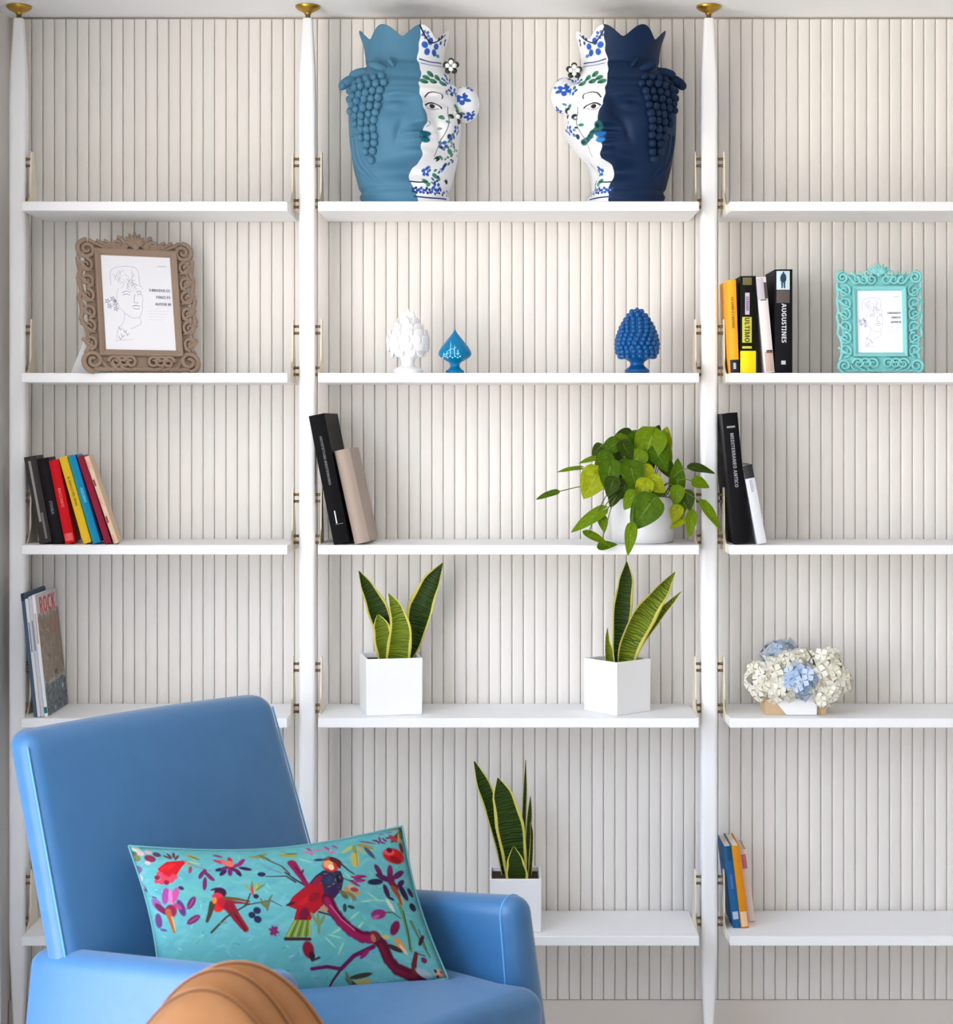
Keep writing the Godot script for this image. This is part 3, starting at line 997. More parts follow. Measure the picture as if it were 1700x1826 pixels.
	stroke(im, [Vector2(935, 523), Vector2(912, 563), Vector2(907, 594)], 14.6, 21.9, rgb(110, 35, 35))
	stroke(im, [Vector2(938, 523), Vector2(969, 533)], 5.1, 3.6, rgb(110, 40, 60))
	dab(im, 974, 475, 7.3, 25.7, 0.70, rgb(80, 30, 40))
	dab(im, 957, 548, 10.9, 10.9, 0.09, rgb(120, 45, 75))
	dab(im, 994, 285, 10.5, 18.7, -0.27, rgb(62, 40, 80))
	dab(im, 985, 345, 13.4, 16.7, 0.09, rgb(32, 36, 66))
	dab(im, 998, 598, 21.7, 16.3, 0.48, rgb(215, 165, 145))
	dab(im, 988, 608, 5.8, 5.1, 0.09, rgb(120, 40, 50))
	dab(im, 1007, 595, 5.1, 5.1, 0.09, rgb(190, 80, 70))
	dab(im, 986, 589, 5.8, 7.2, 0.09, rgb(50, 60, 90))
	dab(im, 941, 593, 32.6, 14.5, 0.58, rgb(165, 190, 195))
	dab(im, 708, 580, 43.3, 7.2, -0.09, rgb(60, 60, 45))
	dab(im, 703, 599, 39.6, 9.4, -0.09, rgb(190, 180, 95))
	dab(im, 676, 604, 32.4, 8.6, 0.68, rgb(60, 70, 50))
	dab(im, 662, 588, 25.2, 6.5, 1.29, rgb(110, 120, 80))
	dab(im, 682, 624, 43.1, 7.2, 0.28, rgb(90, 110, 80))
	return im


func build_pillow() -> void:
	var tl := chair_point(-0.19, 0.14, 0.735)
	var tr := chair_point(0.27, 0.49, 0.748)
	var br := chair_point(0.197, 0.689, 0.478)
	var bl := chair_point(-0.263, 0.34, 0.468)
	var base := (bl + br) / 2.0
	var t := thing("pillow", "oblong turquoise pillow printed with red birds and flowers, on the blue armchair seat", "pillow", base)
	var out := (tr - tl).cross(tl - bl).normalized()
	if out.z < 0.0:
		out = -out
	var n := 40
	var m := 28
	var side := func(puff: float) -> Array:
		var rows := []
		for j in m + 1:
			var row := PackedVector3Array()
			var v := j / float(m)
			for i in n + 1:
				var u := i / float(n)
				var p := tl.lerp(tr, u).lerp(bl.lerp(br, u), v)
				# the edges between the corners draw in
				p += (bl - tl).normalized() * 0.030 * sin(PI * u) * pow(1.0 - v, 3.0)
				p += (br - bl).normalized() * 0.014 * sin(PI * v) * (pow(1.0 - u, 4.0) - pow(u, 4.0))
				p += (bl - tl).normalized() * 0.012 * sin(PI * u) * pow(v, 3.0)
				var k := pow(maxf(0.0, sin(PI * u)), 0.6) * pow(maxf(0.0, sin(PI * v)), 0.6)
				p += out * puff * k * (1.0 + 0.05 * sin(u * 9.0 + v * 4.0))
				row.append(p - base)
			rows.append(row)
		return rows
	var s := Shape.new()
	var front: Array = side.call(0.066)
	s.grid(front)
	s.towards(0, out)
	var k := s.v.size()
	s.grid(side.call(-0.045))
	s.towards(k, -out)
	M.pillow = picture(pillow_art(), 0.8, 0.3)
	M.pillow.albedo_color = Color(0.8, 0.8, 0.8)
	M.pillow.texture_repeat = false
	part("pillow_cover", s.done(), M.pillow, t)
	var e := Shape.new()
	var loop := []
	for i in n:
		loop.append(front[0][i])
	for j in m:
		loop.append(front[j][n])
	for i in n:
		loop.append(front[m][n - i])
	for j in m + 1:
		loop.append(front[m - j][0])
	e.tube(loop, [0.0022], 6)
	part("edge_seam", e.done(), mat(rgb(96, 150, 152), 0.8), t)


# ---------------------------------------------------------------- leather chair in the foreground

func build_leather_chair() -> void:
	M.leather = mat(Color.WHITE, 0.42, 0.0, 0.4)
	M.leather.albedo_texture = noise_tex(0.03, rgb(164, 112, 68), rgb(174, 122, 76), 256, false, 9)
	triplanar(M.leather, 4.0)
	M.leather_seam_shade = mat(rgb(112, 70, 42), 0.6)  # crevice shade between the backrest layers put into the piping colour
	M.chair_metal = mat(rgb(60, 56, 52), 0.35, 0.8)
	var base := at_px(410, 0, 2.62)
	base.y = 0
	var t := thing("leather_chair", "rounded top of a tan leather chair back in front of the blue armchair", "chair", base)
	# [middle in the picture, top in the picture, half width at 0.5 m below the top, distance]
	for d in [[424.0, 1712.0, 256.0, 2.62], [392.0, 1725.0, 228.0, 2.545], [361.0, 1760.0, 226.0, 2.47]]:
		var z: float = d[3]
		var top := at_px(d[0], d[1], z)
		var a: float = d[2] * z / FOCAL
		var s := Shape.new()
		var rows := []
		for j in 29:
			var w := j / 28.0 * PI / 2.0
			var drop := 0.5 * (1.0 - cos(w))
			var half := a * sin(w)
			var ring := PackedVector3Array()
			for i in 48:
				var g := TAU * i / 48.0
				var depth := 0.030 * pow(sin(w), 0.6) * (0.25 + 0.75 * minf(1.0, half / a * 1.6))
				# the shell wraps forward at its sides
				var x := cos(g) * maxf(half, 0.0005)
				ring.append(Vector3(top.x + x, top.y - drop, top.z + sin(g) * depth - 0.5 * x * x) - base)
			rows.append(ring)
		s.loft(rows)
		var p := part("backrest_layer", s.done(), M.leather, t)
		var e := Shape.new()
		var rim := []
		for j in range(-24, 25):
			var w := j / 28.0 * PI / 2.0
			var x: float = a * sin(w) * 0.985
			rim.append(Vector3(top.x + x, top.y - 0.5 * (1.0 - cos(w)) - 0.0006, top.z + 0.012 - 0.5 * x * x) - base)
		e.tube(rim, [0.0018], 6)
		part("shaded_seam", e.done(), M.leather_seam_shade, p)
	var c := Shape.new()
	c.soft_box(Vector3(-0.21, 0.38, -0.34), Vector3(0.19, 0.46, 0.06), 0.035, 6, func(p: Vector3) -> Vector3: return p)
	part("seat", c.done(), M.leather, t)
	for q: Vector2 in [Vector2(-0.17, -0.30), Vector2(0.15, -0.30), Vector2(-0.17, 0.02), Vector2(0.15, 0.02)]:
		var l := Shape.new()
		l.tube([Vector3(q.x * 1.1, 0.0, q.y * 1.05), Vector3(q.x, 0.39, q.y)], [0.011], 12)
		part("leg", l.done(), M.chair_metal, t)


# ---------------------------------------------------------------- the two ceramic heads

const HEAD_R := [[0.0, 0.114], [0.02, 0.113], [0.05, 0.121], [0.10, 0.1335], [0.17, 0.144], [0.245, 0.147], [0.30, 0.139], [0.335, 0.122], [0.36, 0.106], [0.375, 0.1025], [0.39, 0.103], [0.42, 0.108], [0.46, 0.121]]
const HEAD_YAW := 0.30

func table(tab: Array, x: float) -> float:
	for i in tab.size() - 1:
		if x <= tab[i + 1][0]:
			var t := clampf((x - tab[i][0]) / (tab[i + 1][0] - tab[i][0]), 0.0, 1.0)
			var a: float = tab[maxi(i - 1, 0)][1]
			var d: float = tab[mini(i + 2, tab.size() - 1)][1]
			return lerpf(lerpf(tab[i][1], tab[i + 1][1], t), cubic_interpolate(tab[i][1], tab[i + 1][1], a, d, t), 0.6)
	return tab[tab.size() - 1][1]


func head_radius(ang: float, y: float, jaw: bool) -> float:
	var r := table(HEAD_R, y)
	if jaw and sin(ang) > 0.0 and y < 0.19:
		r *= lerpf(1.0, table([[0.0, 0.80], [0.02, 0.72], [0.06, 0.58], [0.10, 0.58], [0.13, 0.76], [0.16, 0.90], [0.19, 1.0]], y), smoothstep(0.45, 1.0, sin(ang)))
	return r


func head_point(phi: float, y: float, jaw: bool, inner := 0.0) -> Vector3:
	# phi 0 is the middle of the face; the face is turned by HEAD_YAW towards +x
	var ang := phi + HEAD_YAW
	var r := head_radius(ang, y, jaw)
	var b := 0.0
	if y < 0.37 and absf(phi) < 1.3:
		var face := smoothstep(0.075, 0.105, y) * smoothstep(0.30, 0.285, y)
		# nose
		var nt := clampf((0.262 - y) / 0.070, 0.0, 1.0)
		if y > 0.183:
			b += (0.010 + 0.030 * nt) * bump(phi, 0.07 + 0.07 * nt) * smoothstep(0.275, 0.255, y) * smoothstep(0.183, 0.196, y)
		for e: float in [-1.0, 1.0]:
			b += 0.006 * bump(phi - e * 0.14, 0.07) * bump(y - 0.197, 0.011)
			b -= 0.020 * bump(phi - e * 0.36, 0.22) * bump(y - 0.243, 0.020)
			b += 0.020 * bump(phi - e * 0.38, 0.15) * bump(y - 0.241, 0.011)
			b += 0.011 * bump(phi - e * 0.36, 0.24) * bump(y - 0.270 + 0.04 * pow(phi - e * 0.36, 2.0), 0.007)
			b += 0.014 * bump(phi - e * 0.60, 0.26) * bump(y - 0.195, 0.035)
			b -= 0.009 * bump(phi - e * 0.30 - e * (0.2 - y) * 2.0, 0.05) * bump(y - 0.175, 0.025)
		# lips and chin
		b += 0.019 * bump(phi, 0.22) * bump(y - 0.168, 0.0065)
		b += 0.018 * bump(phi, 0.18) * bump(y - 0.152, 0.0075)
		b -= 0.005 * bump(phi, 0.26) * bump(y - 0.160, 0.003)
		b += 0.024 * bump(phi, 0.28) * bump(y - 0.118, 0.016)
		b += 0.012 * face * bump(phi, 0.8)
		# under the jaw the neck steps back
		b -= 0.026 * bump(phi, 0.9) * bump(y - 0.078, 0.022)
	b += 0.005 * bump(y - 0.303, 0.008) - 0.003 * bump(y - 0.318, 0.006)
	b -= 0.005 * bump(y - 0.366, 0.006)
	b += 0.004 * bump(y - 0.022, 0.006)
	b -= 0.004 * bump(y - 0.036, 0.005)
	r = r + b - inner
	return Vector3(sin(ang) * r, y, cos(ang) * r * 0.94)


func head_phi(px: float, py: float) -> Vector2:
	# (phi, height) of a spot on the left head measured in the picture
	var y := (367.0 - py) / 684.0
	var s := clampf((px - 722.0) / 684.0 / table(HEAD_R, y), -0.99, 0.99)
	return Vector2(asin(s) - HEAD_YAW, y)


func head_uv(p: Vector2, im: Image) -> Vector2:
	return Vector2((p.x / TAU + 0.5) * im.get_width(), (1.0 - p.y / 0.47) * im.get_height())


func hdab(im: Image, px: float, py: float, rx: float, ry: float, turn: float, c: Color) -> void:
	var u := head_uv(head_phi(px, py), im)
	dab(im, u.x, u.y, rx * 1.75, ry * 2.4, turn, c, 0.3)


func hline(im: Image, pts: Array, w: float, c: Color) -> void:
	var q := []
	for p: Vector2 in smooth(pts, 5):
		q.append(head_uv(head_phi(p.x, p.y), im))
	stroke(im, q, w * 2.0, w * 1.6, c)


func blossom(im: Image, x: float, y: float, r: float, c: Color, hd: bool) -> void:
	for k in 5:
		var a := TAU * k / 5.0 + x
		var o := Vector2(cos(a), sin(a)) * r * 0.6
		var cc := c.lerp(rgb(40, 80, 150), 0.4 * (k % 2))
		if hd:
			hdab(im, x + o.x, y + o.y, r * 0.5, r * 0.32, a, cc)
		else:
			dab(im, x + o.x, y + o.y, r * 0.5, r * 0.32, a, cc)
	if hd:
		hdab(im, x, y, r * 0.2, r * 0.2, 0, rgb(225, 232, 245))
	else:
		dab(im, x, y, r * 0.2, r * 0.2, 0, rgb(225, 232, 245))


func build_heads() -> void:
	M.dark_leaf = mat(rgb(48, 60, 44), 0.35)
	# majolica pattern for the small white pieces
	var mj := blank(256, 256, rgb(240, 242, 246))
	for q in [[40, 60], [110, 40], [180, 80], [70, 140], [150, 150], [220, 170], [30, 210], [110, 220], [190, 230], [235, 40]]:
		blossom(mj, q[0], q[1], 24.0, rgb(46, 92, 190), false)
		dab(mj, q[0] + 28, q[1] + 16, 9, 5, 0.6, rgb(90, 130, 170))
		dab(mj, q[0] - 6, q[1] + 26, 8, 4, 2.0, rgb(60, 90, 120))
	M.majolica = picture(mj, 0.2)
	make_head("ceramic_head", "ceramic head planter with crown, plain light blue half and painted white half with teal lips", false, 722.0, rgb(74, 122, 150))
	make_head("ceramic_head", "ceramic head planter with crown, plain navy half and painted white half with green moustache", true, 1106.0, rgb(16, 40, 72))


func make_head(called: String, label: String, jaw: bool, middle: float, plain: Color) -> void:
	var z := 4.515
	var base := at_px(middle, 0, z)
	base.y = SHELF_TOP[0]
	var t := thing(called, label, "head vase", base, "ceramic heads on the top shelf")
	var m := -1.0 if jaw else 1.0
	# paint
	var im := blank(1024, 768, plain)
	var white := rgb(240, 241, 244)
	var edge := [[0.0, 749.0], [0.03, 744.0], [0.045, 738.0], [0.07, 735.0], [0.085, 741.0], [0.095, 750.0], [0.16, 752.0], [0.20, 758.0], [0.235, 754.0], [0.29, 750.0], [0.33, 755.0], [0.37, 748.0], [0.42, 752.0], [0.47, 756.0]]
	if jaw:
		edge = [[0.0, 747.0], [0.041, 746.0], [0.072, 740.0], [0.093, 744.0], [0.107, 755.0], [0.153, 756.0], [0.192, 759.0], [0.228, 760.0], [0.242, 754.0], [0.30, 751.0], [0.357, 748.0], [0.39, 752.0], [0.47, 757.0]]
	for j in 768:
		var y := (1.0 - j / 768.0) * 0.47
		var x := table(edge, y) + 0.8 * sin(j * 0.11)
		var s := clampf((x - 722.0) / 684.0 / table(HEAD_R, y), -0.99, 0.99)
		var u0 := int(((asin(s) - HEAD_YAW) / TAU + 0.5) * 1024.0)
		for i in range(u0, 1000):
			im.set_pixel(i, j, white)
	var blue := rgb(52, 98, 190)
	var navy := rgb(34, 56, 120)
	var green := rgb(62, 134, 104)
	var dark := rgb(36, 46, 44)
	# crown
	blossom(im, 770, 92, 17, blue, true)
	blossom(im, 790, 76, 9, navy, true)
	blossom(im, 762, 72, 8, rgb(110, 130, 200), true)
	hdab(im, 782, 104, 8, 3, 0, rgb(80, 140, 170))
	hline(im, [Vector2(752, 114), Vector2(772, 117), Vector2(790, 114)], 2.5, navy)
	hline(im, [Vector2(754, 122), Vector2(774, 124), Vector2(792, 121)], 1.6, blue)
	hline(im, [Vector2(752, 58), Vector2(762, 76), Vector2(772, 84), Vector2(786, 76), Vector2(796, 64)], 3.0, dark)
	# leaves over the forehead
	for q in [[764, 150, 0.5], [774, 156, -0.6], [783, 148, 1.2], [758, 158, 0.2], [790, 158, 0.0], [770, 142, 1.0]]:
		hdab(im, q[0], q[1], 8, 4.5, q[2], green)
		hdab(im, q[0] + 3, q[1] + 2, 5, 2, q[2], rgb(40, 90, 80))
	blossom(im, 800, 150, 8, blue, true)
	# brow and eye
	hline(im, [Vector2(758, 188), Vector2(764, 180), Vector2(773, 177.5), Vector2(782, 180), Vector2(788, 187)], 2.2, rgb(60, 50, 48))
	hline(im, [Vector2(758, 203), Vector2(766, 197.5), Vector2(774, 196), Vector2(781, 199), Vector2(786, 205)], 2.8, rgb(30, 26, 30))
	hline(im, [Vector2(760, 205), Vector2(770, 208), Vector2(782, 206)], 1.2, rgb(70, 60, 60))
	hdab(im, 772, 202, 4.5, 4.0, 0, rgb(44, 38, 44))
	hline(im, [Vector2(759, 232), Vector2(763, 236), Vector2(760, 240)], 1.2, rgb(130, 120, 120))
	# lips
	hdab(im, 757, 252, 9, 5, 0.1, rgb(20, 92, 118) if not jaw else rgb(40, 110, 180))
	hdab(im, 757, 262, 8, 5, 0, rgb(24, 104, 124) if not jaw else rgb(52, 130, 196))
	hline(im, [Vector2(750, 257), Vector2(766, 257)], 1.2, rgb(10, 50, 80))
	if jaw:
		for q in [[764, 244, -0.7], [770, 248, -0.6], [776, 254, -0.5], [782, 259, -0.4], [788, 262, -0.3], [760, 238, -1.0]]:
			hdab(im, q[0], q[1], 9, 5, -q[2], rgb(44, 104, 100))
			hdab(im, q[0] + 2, q[1], 5, 2, -q[2], rgb(24, 60, 70))
	# hair and cheek ornaments
	for q in [[806, 168, 0], [812, 196, 1], [800, 216, 2], [808, 238, 0], [796, 252, 3], [800, 276, 1], [788, 268, 0], [778, 292, 2], [796, 300, 3], [786, 318, 1], [770, 312, 0], [800, 326, 2], [764, 330, 1], [782, 338, 0]]:
		if jaw and q[1] > 255 and q[1] < 300:
			continue
		match int(q[2]):
			0: blossom(im, q[0], q[1], 9, blue, true)
			1:
				hdab(im, q[0], q[1], 8, 4, 0.7, green)
				hdab(im, q[0] + 4, q[1] + 5, 6, 3, -0.8, rgb(70, 150, 110))
			2:
				hdab(im, q[0], q[1], 7, 4, -0.5, dark)
				hdab(im, q[0] - 3, q[1] + 3, 3, 2.4, 0, white)
			3:
				hdab(im, q[0], q[1], 6, 3.2, 1.1, navy)
				hdab(im, q[0] + 5, q[1] - 4, 4, 3, 0.3, rgb(90, 120, 160))
	for i in (70 if not jaw else 26):
		var y := rng.randf_range(212, 332) if i % 3 else rng.randf_range(128, 176)
		var x := rng.randf_range(782, 818) - maxf(0.0, y - 270.0) * 0.35 + (6.0 if y < 180 else 0.0)
		if jaw and y > 250:
			continue
		var c: Color = [blue, green, dark, navy, rgb(110, 140, 180), rgb(84, 150, 120), rgb(150, 160, 170)][i % 7]
		hdab(im, x, y, rng.randf_range(2.0, 5.0), rng.randf_range(1.5, 3.0), rng.randf() * 3.0, c)
	hline(im, [Vector2(798, 200), Vector2(792, 236), Vector2(784, 262), Vector2(770, 290)], 1.6, rgb(120, 130, 130))
	# bands round the neck
	hline(im, [Vector2(736, 331), Vector2(752, 332), Vector2(768, 330)], 3.0, rgb(30, 40, 70))
	for k in 6:
		blossom(im, 744 + k * 11, 346, 7, blue if k % 2 else navy, true)
	hline(im, [Vector2(742, 357), Vector2(770, 358), Vector2(796, 356)], 3.0, navy)
	M["head" + str(int(middle))] = picture(im, 0.5, 0.3)
	var body: StandardMaterial3D = M["head" + str(int(middle))]
	# body
	var n := 160
	var rows := []
	for j in 121:
		var row := PackedVector3Array()
		for i in n + 1:
			var phi := (i / float(n) - 0.5) * TAU
			var rim := 0.424 + 0.031 * pow(absf(cos(3.5 * (phi + HEAD_YAW - 0.44))), 1.4)
			var y := j / 100.0 * 0.40 if j <= 100 else lerpf(0.40, rim, (j - 100) / 20.0)
			var p := head_point(phi, y, jaw)
			row.append(Vector3(p.x * m, p.y, p.z))
		rows.append(row)
	var inside := []
	for j in 9:
		var row := PackedVector3Array()
		for i in n + 1:
			var phi := (i / float(n) - 0.5) * TAU
			var rim := 0.424 + 0.031 * pow(absf(cos(3.5 * (phi + HEAD_YAW - 0.44))), 1.4)
			var p := head_point(phi, lerpf(rim, 0.36, j / 8.0), jaw, 0.0 if j == 0 else 0.009)
			row.append(Vector3(p.x * m, p.y, p.z))
		inside.append(row)
	var s := Shape.new()
	s.grid(rows)
	# paint is laid by angle and height
	for i in s.v.size():
		s.uv[i] = Vector2(s.uv[i].x, 1.0 - s.v[i].y / 0.47)
	s.outward(0)
	var k := s.v.size()
	s.grid(inside)
	for i in range(k, s.v.size()):
		s.uv[i] = Vector2(s.uv[i].x, 1.0 - s.v[i].y / 0.47)
	s.outward(k)
	s.flip_from(k)
	part("head_body", s.done(), body, t)
	# grapes
	var pm := mat(plain, 0.5, 0.0, 0.3)
	var gs := Shape.new()
	gs.ball(Vector3.ZERO, Vector3.ONE, 10, 7)
	var grape := gs.done()
	var row_n := 0
	var py := 150.0
	while py < 300.0:
		var lo := table([[140, 617], [175, 619], [200, 627], [225, 636], [250, 648], [275, 657], [300, 664]], py)
		var hi := table([[140, 697], [175, 696], [200, 692], [225, 689], [250, 686], [275, 680], [300, 672]], py)
		var px := lo + (6.5 if row_n % 2 else 0.0)
		while px <= hi:
			var x := (px - 722.0) / 684.0 + rng.randf_range(-0.0015, 0.0015)
			var y := (367.0 - py) / 684.0 + rng.randf_range(-0.002, 0.002)
			var r := table(HEAD_R, y)
			var hp := head_point(asin(clampf(x / r, -0.995, 0.995)) - HEAD_YAW, y, false)
			var rad := rng.randf_range(0.0102, 0.0114)
			var g := part("grape", grape, pm, t, Vector3(hp.x * m, y, hp.z + 0.0055))
			g.scale = Vector3.ONE * rad
			px += 13.4
		py += 13.0
		row_n += 1
	# vine leaves above the grapes
	var leaf := Shape.new()
	for d in [[622, 143, 0.030, 0.014, 0.5], [648, 134, 0.034, 0.013, 0.15], [680, 130, 0.030, 0.012, -0.35], [702, 124, 0.016, 0.007, -0.9], [612, 150, 0.014, 0.012, 0.9]]:
		var x: float = (d[0] - 722.0) / 684.0
		var y: float = (367.0 - d[1]) / 684.0
		var r := table(HEAD_R, y)
		var zz := sqrt(maxf(0.0, r * r - x * x)) * 0.94 + 0.006
		var start := leaf.v.size()
		leaf.ball(Vector3.ZERO, Vector3(d[2], d[3], 0.012), 12, 7)
		var b := Basis(Vector3(0, 0, 1), d[4])
		for i in range(start, leaf.v.size()):
			var q: Vector3 = b * leaf.v[i] + Vector3(x, y, zz)
			leaf.v[i] = Vector3(q.x * m, q.y, q.z)
		if m < 0:
			leaf.flip_from(start)
	part("vine_leaf", leaf.done(), pm, t)
	# a hair lock running under the chin
	var lock := Shape.new()
	for off: float in [0.0, 9.0]:
		var pts := []
		for q: Vector2 in smooth([Vector2(630 + off, 246), Vector2(634 + off, 280), Vector2(646 + off, 308), Vector2(668 + off, 330), Vector2(700 + off, 343)], 6):
			var p := head_phi(q.x, q.y)
			var w := head_point(p.x, p.y, false, 0.004)
			pts.append(Vector3(w.x * m, w.y, w.z))
		lock.tube(pts, [0.009, 0.009, 0.009, 0.009, 0.009, 0.009, 0.009, 0.009, 0.009, 0.009, 0.009, 0.0085, 0.008, 0.0075, 0.007, 0.0065, 0.006, 0.0055, 0.005, 0.0045, 0.004, 0.0035, 0.003, 0.002, 0.001], 8)
	part("hair_lock", lock.done(), pm, t)
	# the round painted hair bun at the white side, with small blossoms above and below
	var bx := (820.0 if jaw else 829.0)
	var by := (170.0 if jaw else 186.0)
	var bun := Shape.new()
	bun.ball(Vector3(m * (bx - 722.0) / 684.0, (367.0 - by) / 684.0, 0.012), Vector3(0.040, 0.048, 0.042), 20, 14)
	part("hair_bun", bun.done(), M.majolica, t)
	for d in [[806, 124], [812, 214]] if not jaw else [[806, 132], [808, 206]]:
		var c := Vector3(m * (d[0] - 722.0) / 684.0, (367.0 - d[1]) / 684.0, 0.066)
		var lf := Shape.new()
		for i in 5:
			var a := TAU * i / 5.0 + 0.3
			lf.ball(c + Vector3(cos(a) * 0.014, sin(a) * 0.014, -0.004), Vector3(0.008, 0.008, 0.006), 8, 6)
		part("leaf_sprig", lf.done(), M.dark_leaf, t).set_meta("label", "dark painted leaves with white berries")
		var bl := Shape.new()
		for i in 4:
			var a := TAU * i / 4.0
			bl.ball(c + Vector3(cos(a) * 0.009, sin(a) * 0.009, 0.005), Vector3.ONE * 0.0062, 8, 6)
		part("blossom", bl.done(), M.white_glaze, t)


# ---------------------------------------------------------------- pine cone finials

func finial_profile(rows: Array, k: float) -> Array:
	# [height above the shelf in picture pixels, radius in picture pixels]
	var pts := []
	for r in rows:
		pts.append(Vector2(r[1] * k, r[0] * k))
	return smooth(pts, 4)


func build_finials() -> void:
	var z := 4.46
	var k := z / FOCAL
	var drop := 9.0
	# blue
	var base := at_px(1136.5, 0, z)
	base.y = SHELF_TOP[1]
	var t := thing("pine_cone", "glossy royal blue ceramic pine cone with many small scales on a short foot", "ornament", base)
	var m := mat(rgb(0, 84, 150), 0.2)
	m.clearcoat_enabled = true
	m.clearcoat = 0.25
	var prof := [[0, 21], [6, 22], [9, 19], [14, 13], [20, 13], [25, 20], [31, 30], [40, 34.5], [55, 35.5], [70, 32], [85, 26], [100, 17], [111, 8], [118, 1]]
	var s := Shape.new()
	s.lathe(finial_profile(prof, k), 40)
	part("body", s.done(), m, t)
	var sc := Shape.new()
	for r in 12:
		var h := 31.0 + r * 7.2
		var rad := table(prof, h)
		var count := maxi(5, int(rad * TAU / 11.0))
		for i in count:
			var a := TAU * (i + 0.5 * (r % 2)) / count
			var b := Vector3(cos(a), 0, sin(a))
			sc.ball(b * (rad + 0.5) * k + Vector3(0, h * k, 0), Vector3(5.2, 5.2, 5.2) * k, 6, 5)
	var so := part("scales", sc.done(), m, t)
	so.set_meta("kind", "stuff")
	# white
	base = at_px(728, 0, z)
	base.y = SHELF_TOP[1]
	t = thing("pine_cone", "large white ceramic pine cone on a round foot left of the small turquoise one", "ornament", base)
	prof = [[0, 26], [5, 27], [9, 23], [14, 13], [22, 12], [29, 16], [34, 26], [43, 35], [56, 38], [70, 34], [84, 24], [97, 13], [108, 6], [116, 1]]
	s = Shape.new()
	s.lathe(finial_profile(prof, k), 40)
	for r in 7:
		var h := 38.0 + r * 10.5
		var rad := table(prof, h)
		var count := maxi(5, int(rad * TAU / 21.0))
		for i in count:
			var a := TAU * (i + 0.5 * (r % 2)) / count
			var b := Basis(Vector3.UP, -a)
			var start := s.v.size()
			s.ball(Vector3.ZERO, Vector3(1.6, 9.5, 10.5) * k, 12, 8)
			for q in range(start, s.v.size()):
				s.v[q] = b * (s.v[q] + Vector3(rad * k, h * k, 0))
	part("body", s.done(), M.white_glaze, t)
	# small turquoise
	base = at_px(811.5, 0, z)
	base.y = SHELF_TOP[1]
	t = thing("pine_cone", "small turquoise glazed bud-shaped ornament with a window reflection put in as pale marks", "ornament", base)
	prof = [[0, 16], [5, 16], [8, 12], [13, 8.5], [19, 10], [24, 18], [29, 26], [35, 29.5], [43, 27], [53, 20], [64, 11], [72, 4.5], [78, 0.8]]
	s = Shape.new()
	s.lathe(finial_profile(prof, k), 40)
	m = mat(rgb(0, 120, 172), 0.2)
	part("body", s.done(), m, t)
	var sp := Shape.new()  # window reflection on the glaze, modelled as pale raised marks
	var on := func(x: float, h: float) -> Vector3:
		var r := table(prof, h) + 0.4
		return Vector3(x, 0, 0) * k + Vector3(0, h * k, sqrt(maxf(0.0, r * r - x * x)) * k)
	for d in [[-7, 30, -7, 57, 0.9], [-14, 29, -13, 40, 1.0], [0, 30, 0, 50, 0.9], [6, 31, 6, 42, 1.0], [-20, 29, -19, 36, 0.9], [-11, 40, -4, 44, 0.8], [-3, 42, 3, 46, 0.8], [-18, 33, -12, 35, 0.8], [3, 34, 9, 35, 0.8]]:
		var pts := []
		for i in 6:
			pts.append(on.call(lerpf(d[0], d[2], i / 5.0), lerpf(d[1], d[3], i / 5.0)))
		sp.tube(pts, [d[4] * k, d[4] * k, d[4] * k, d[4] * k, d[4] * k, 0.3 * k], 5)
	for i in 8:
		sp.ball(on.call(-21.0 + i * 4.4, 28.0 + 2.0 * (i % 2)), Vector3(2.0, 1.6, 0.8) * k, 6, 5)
	part("reflection_marks", sp.done(), mat(rgb(150, 226, 248), 0.3), t).set_meta("label", "window reflection put in as pale blue marks")


# ---------------------------------------------------------------- ornate picture frames

func spiral(c: Vector2, r: float, a0: float, turns: float, z: float) -> Array:
	var pts := []
	var n := int(absf(turns) * 16) + 2
	for i in n + 1:
		var t := i / float(n)
		var a := a0 + turns * TAU * t
		var rr := r * (1.0 - 0.82 * t)
		pts.append(Vector3(c.x + cos(a) * rr, c.y + sin(a) * rr, z + 0.003 * t))
	return pts


func taper(n: int, a: float, b: float) -> Array:
	var out := []
	for i in n:
		out.append(lerpf(a, b, i / float(n - 1)))
	return out


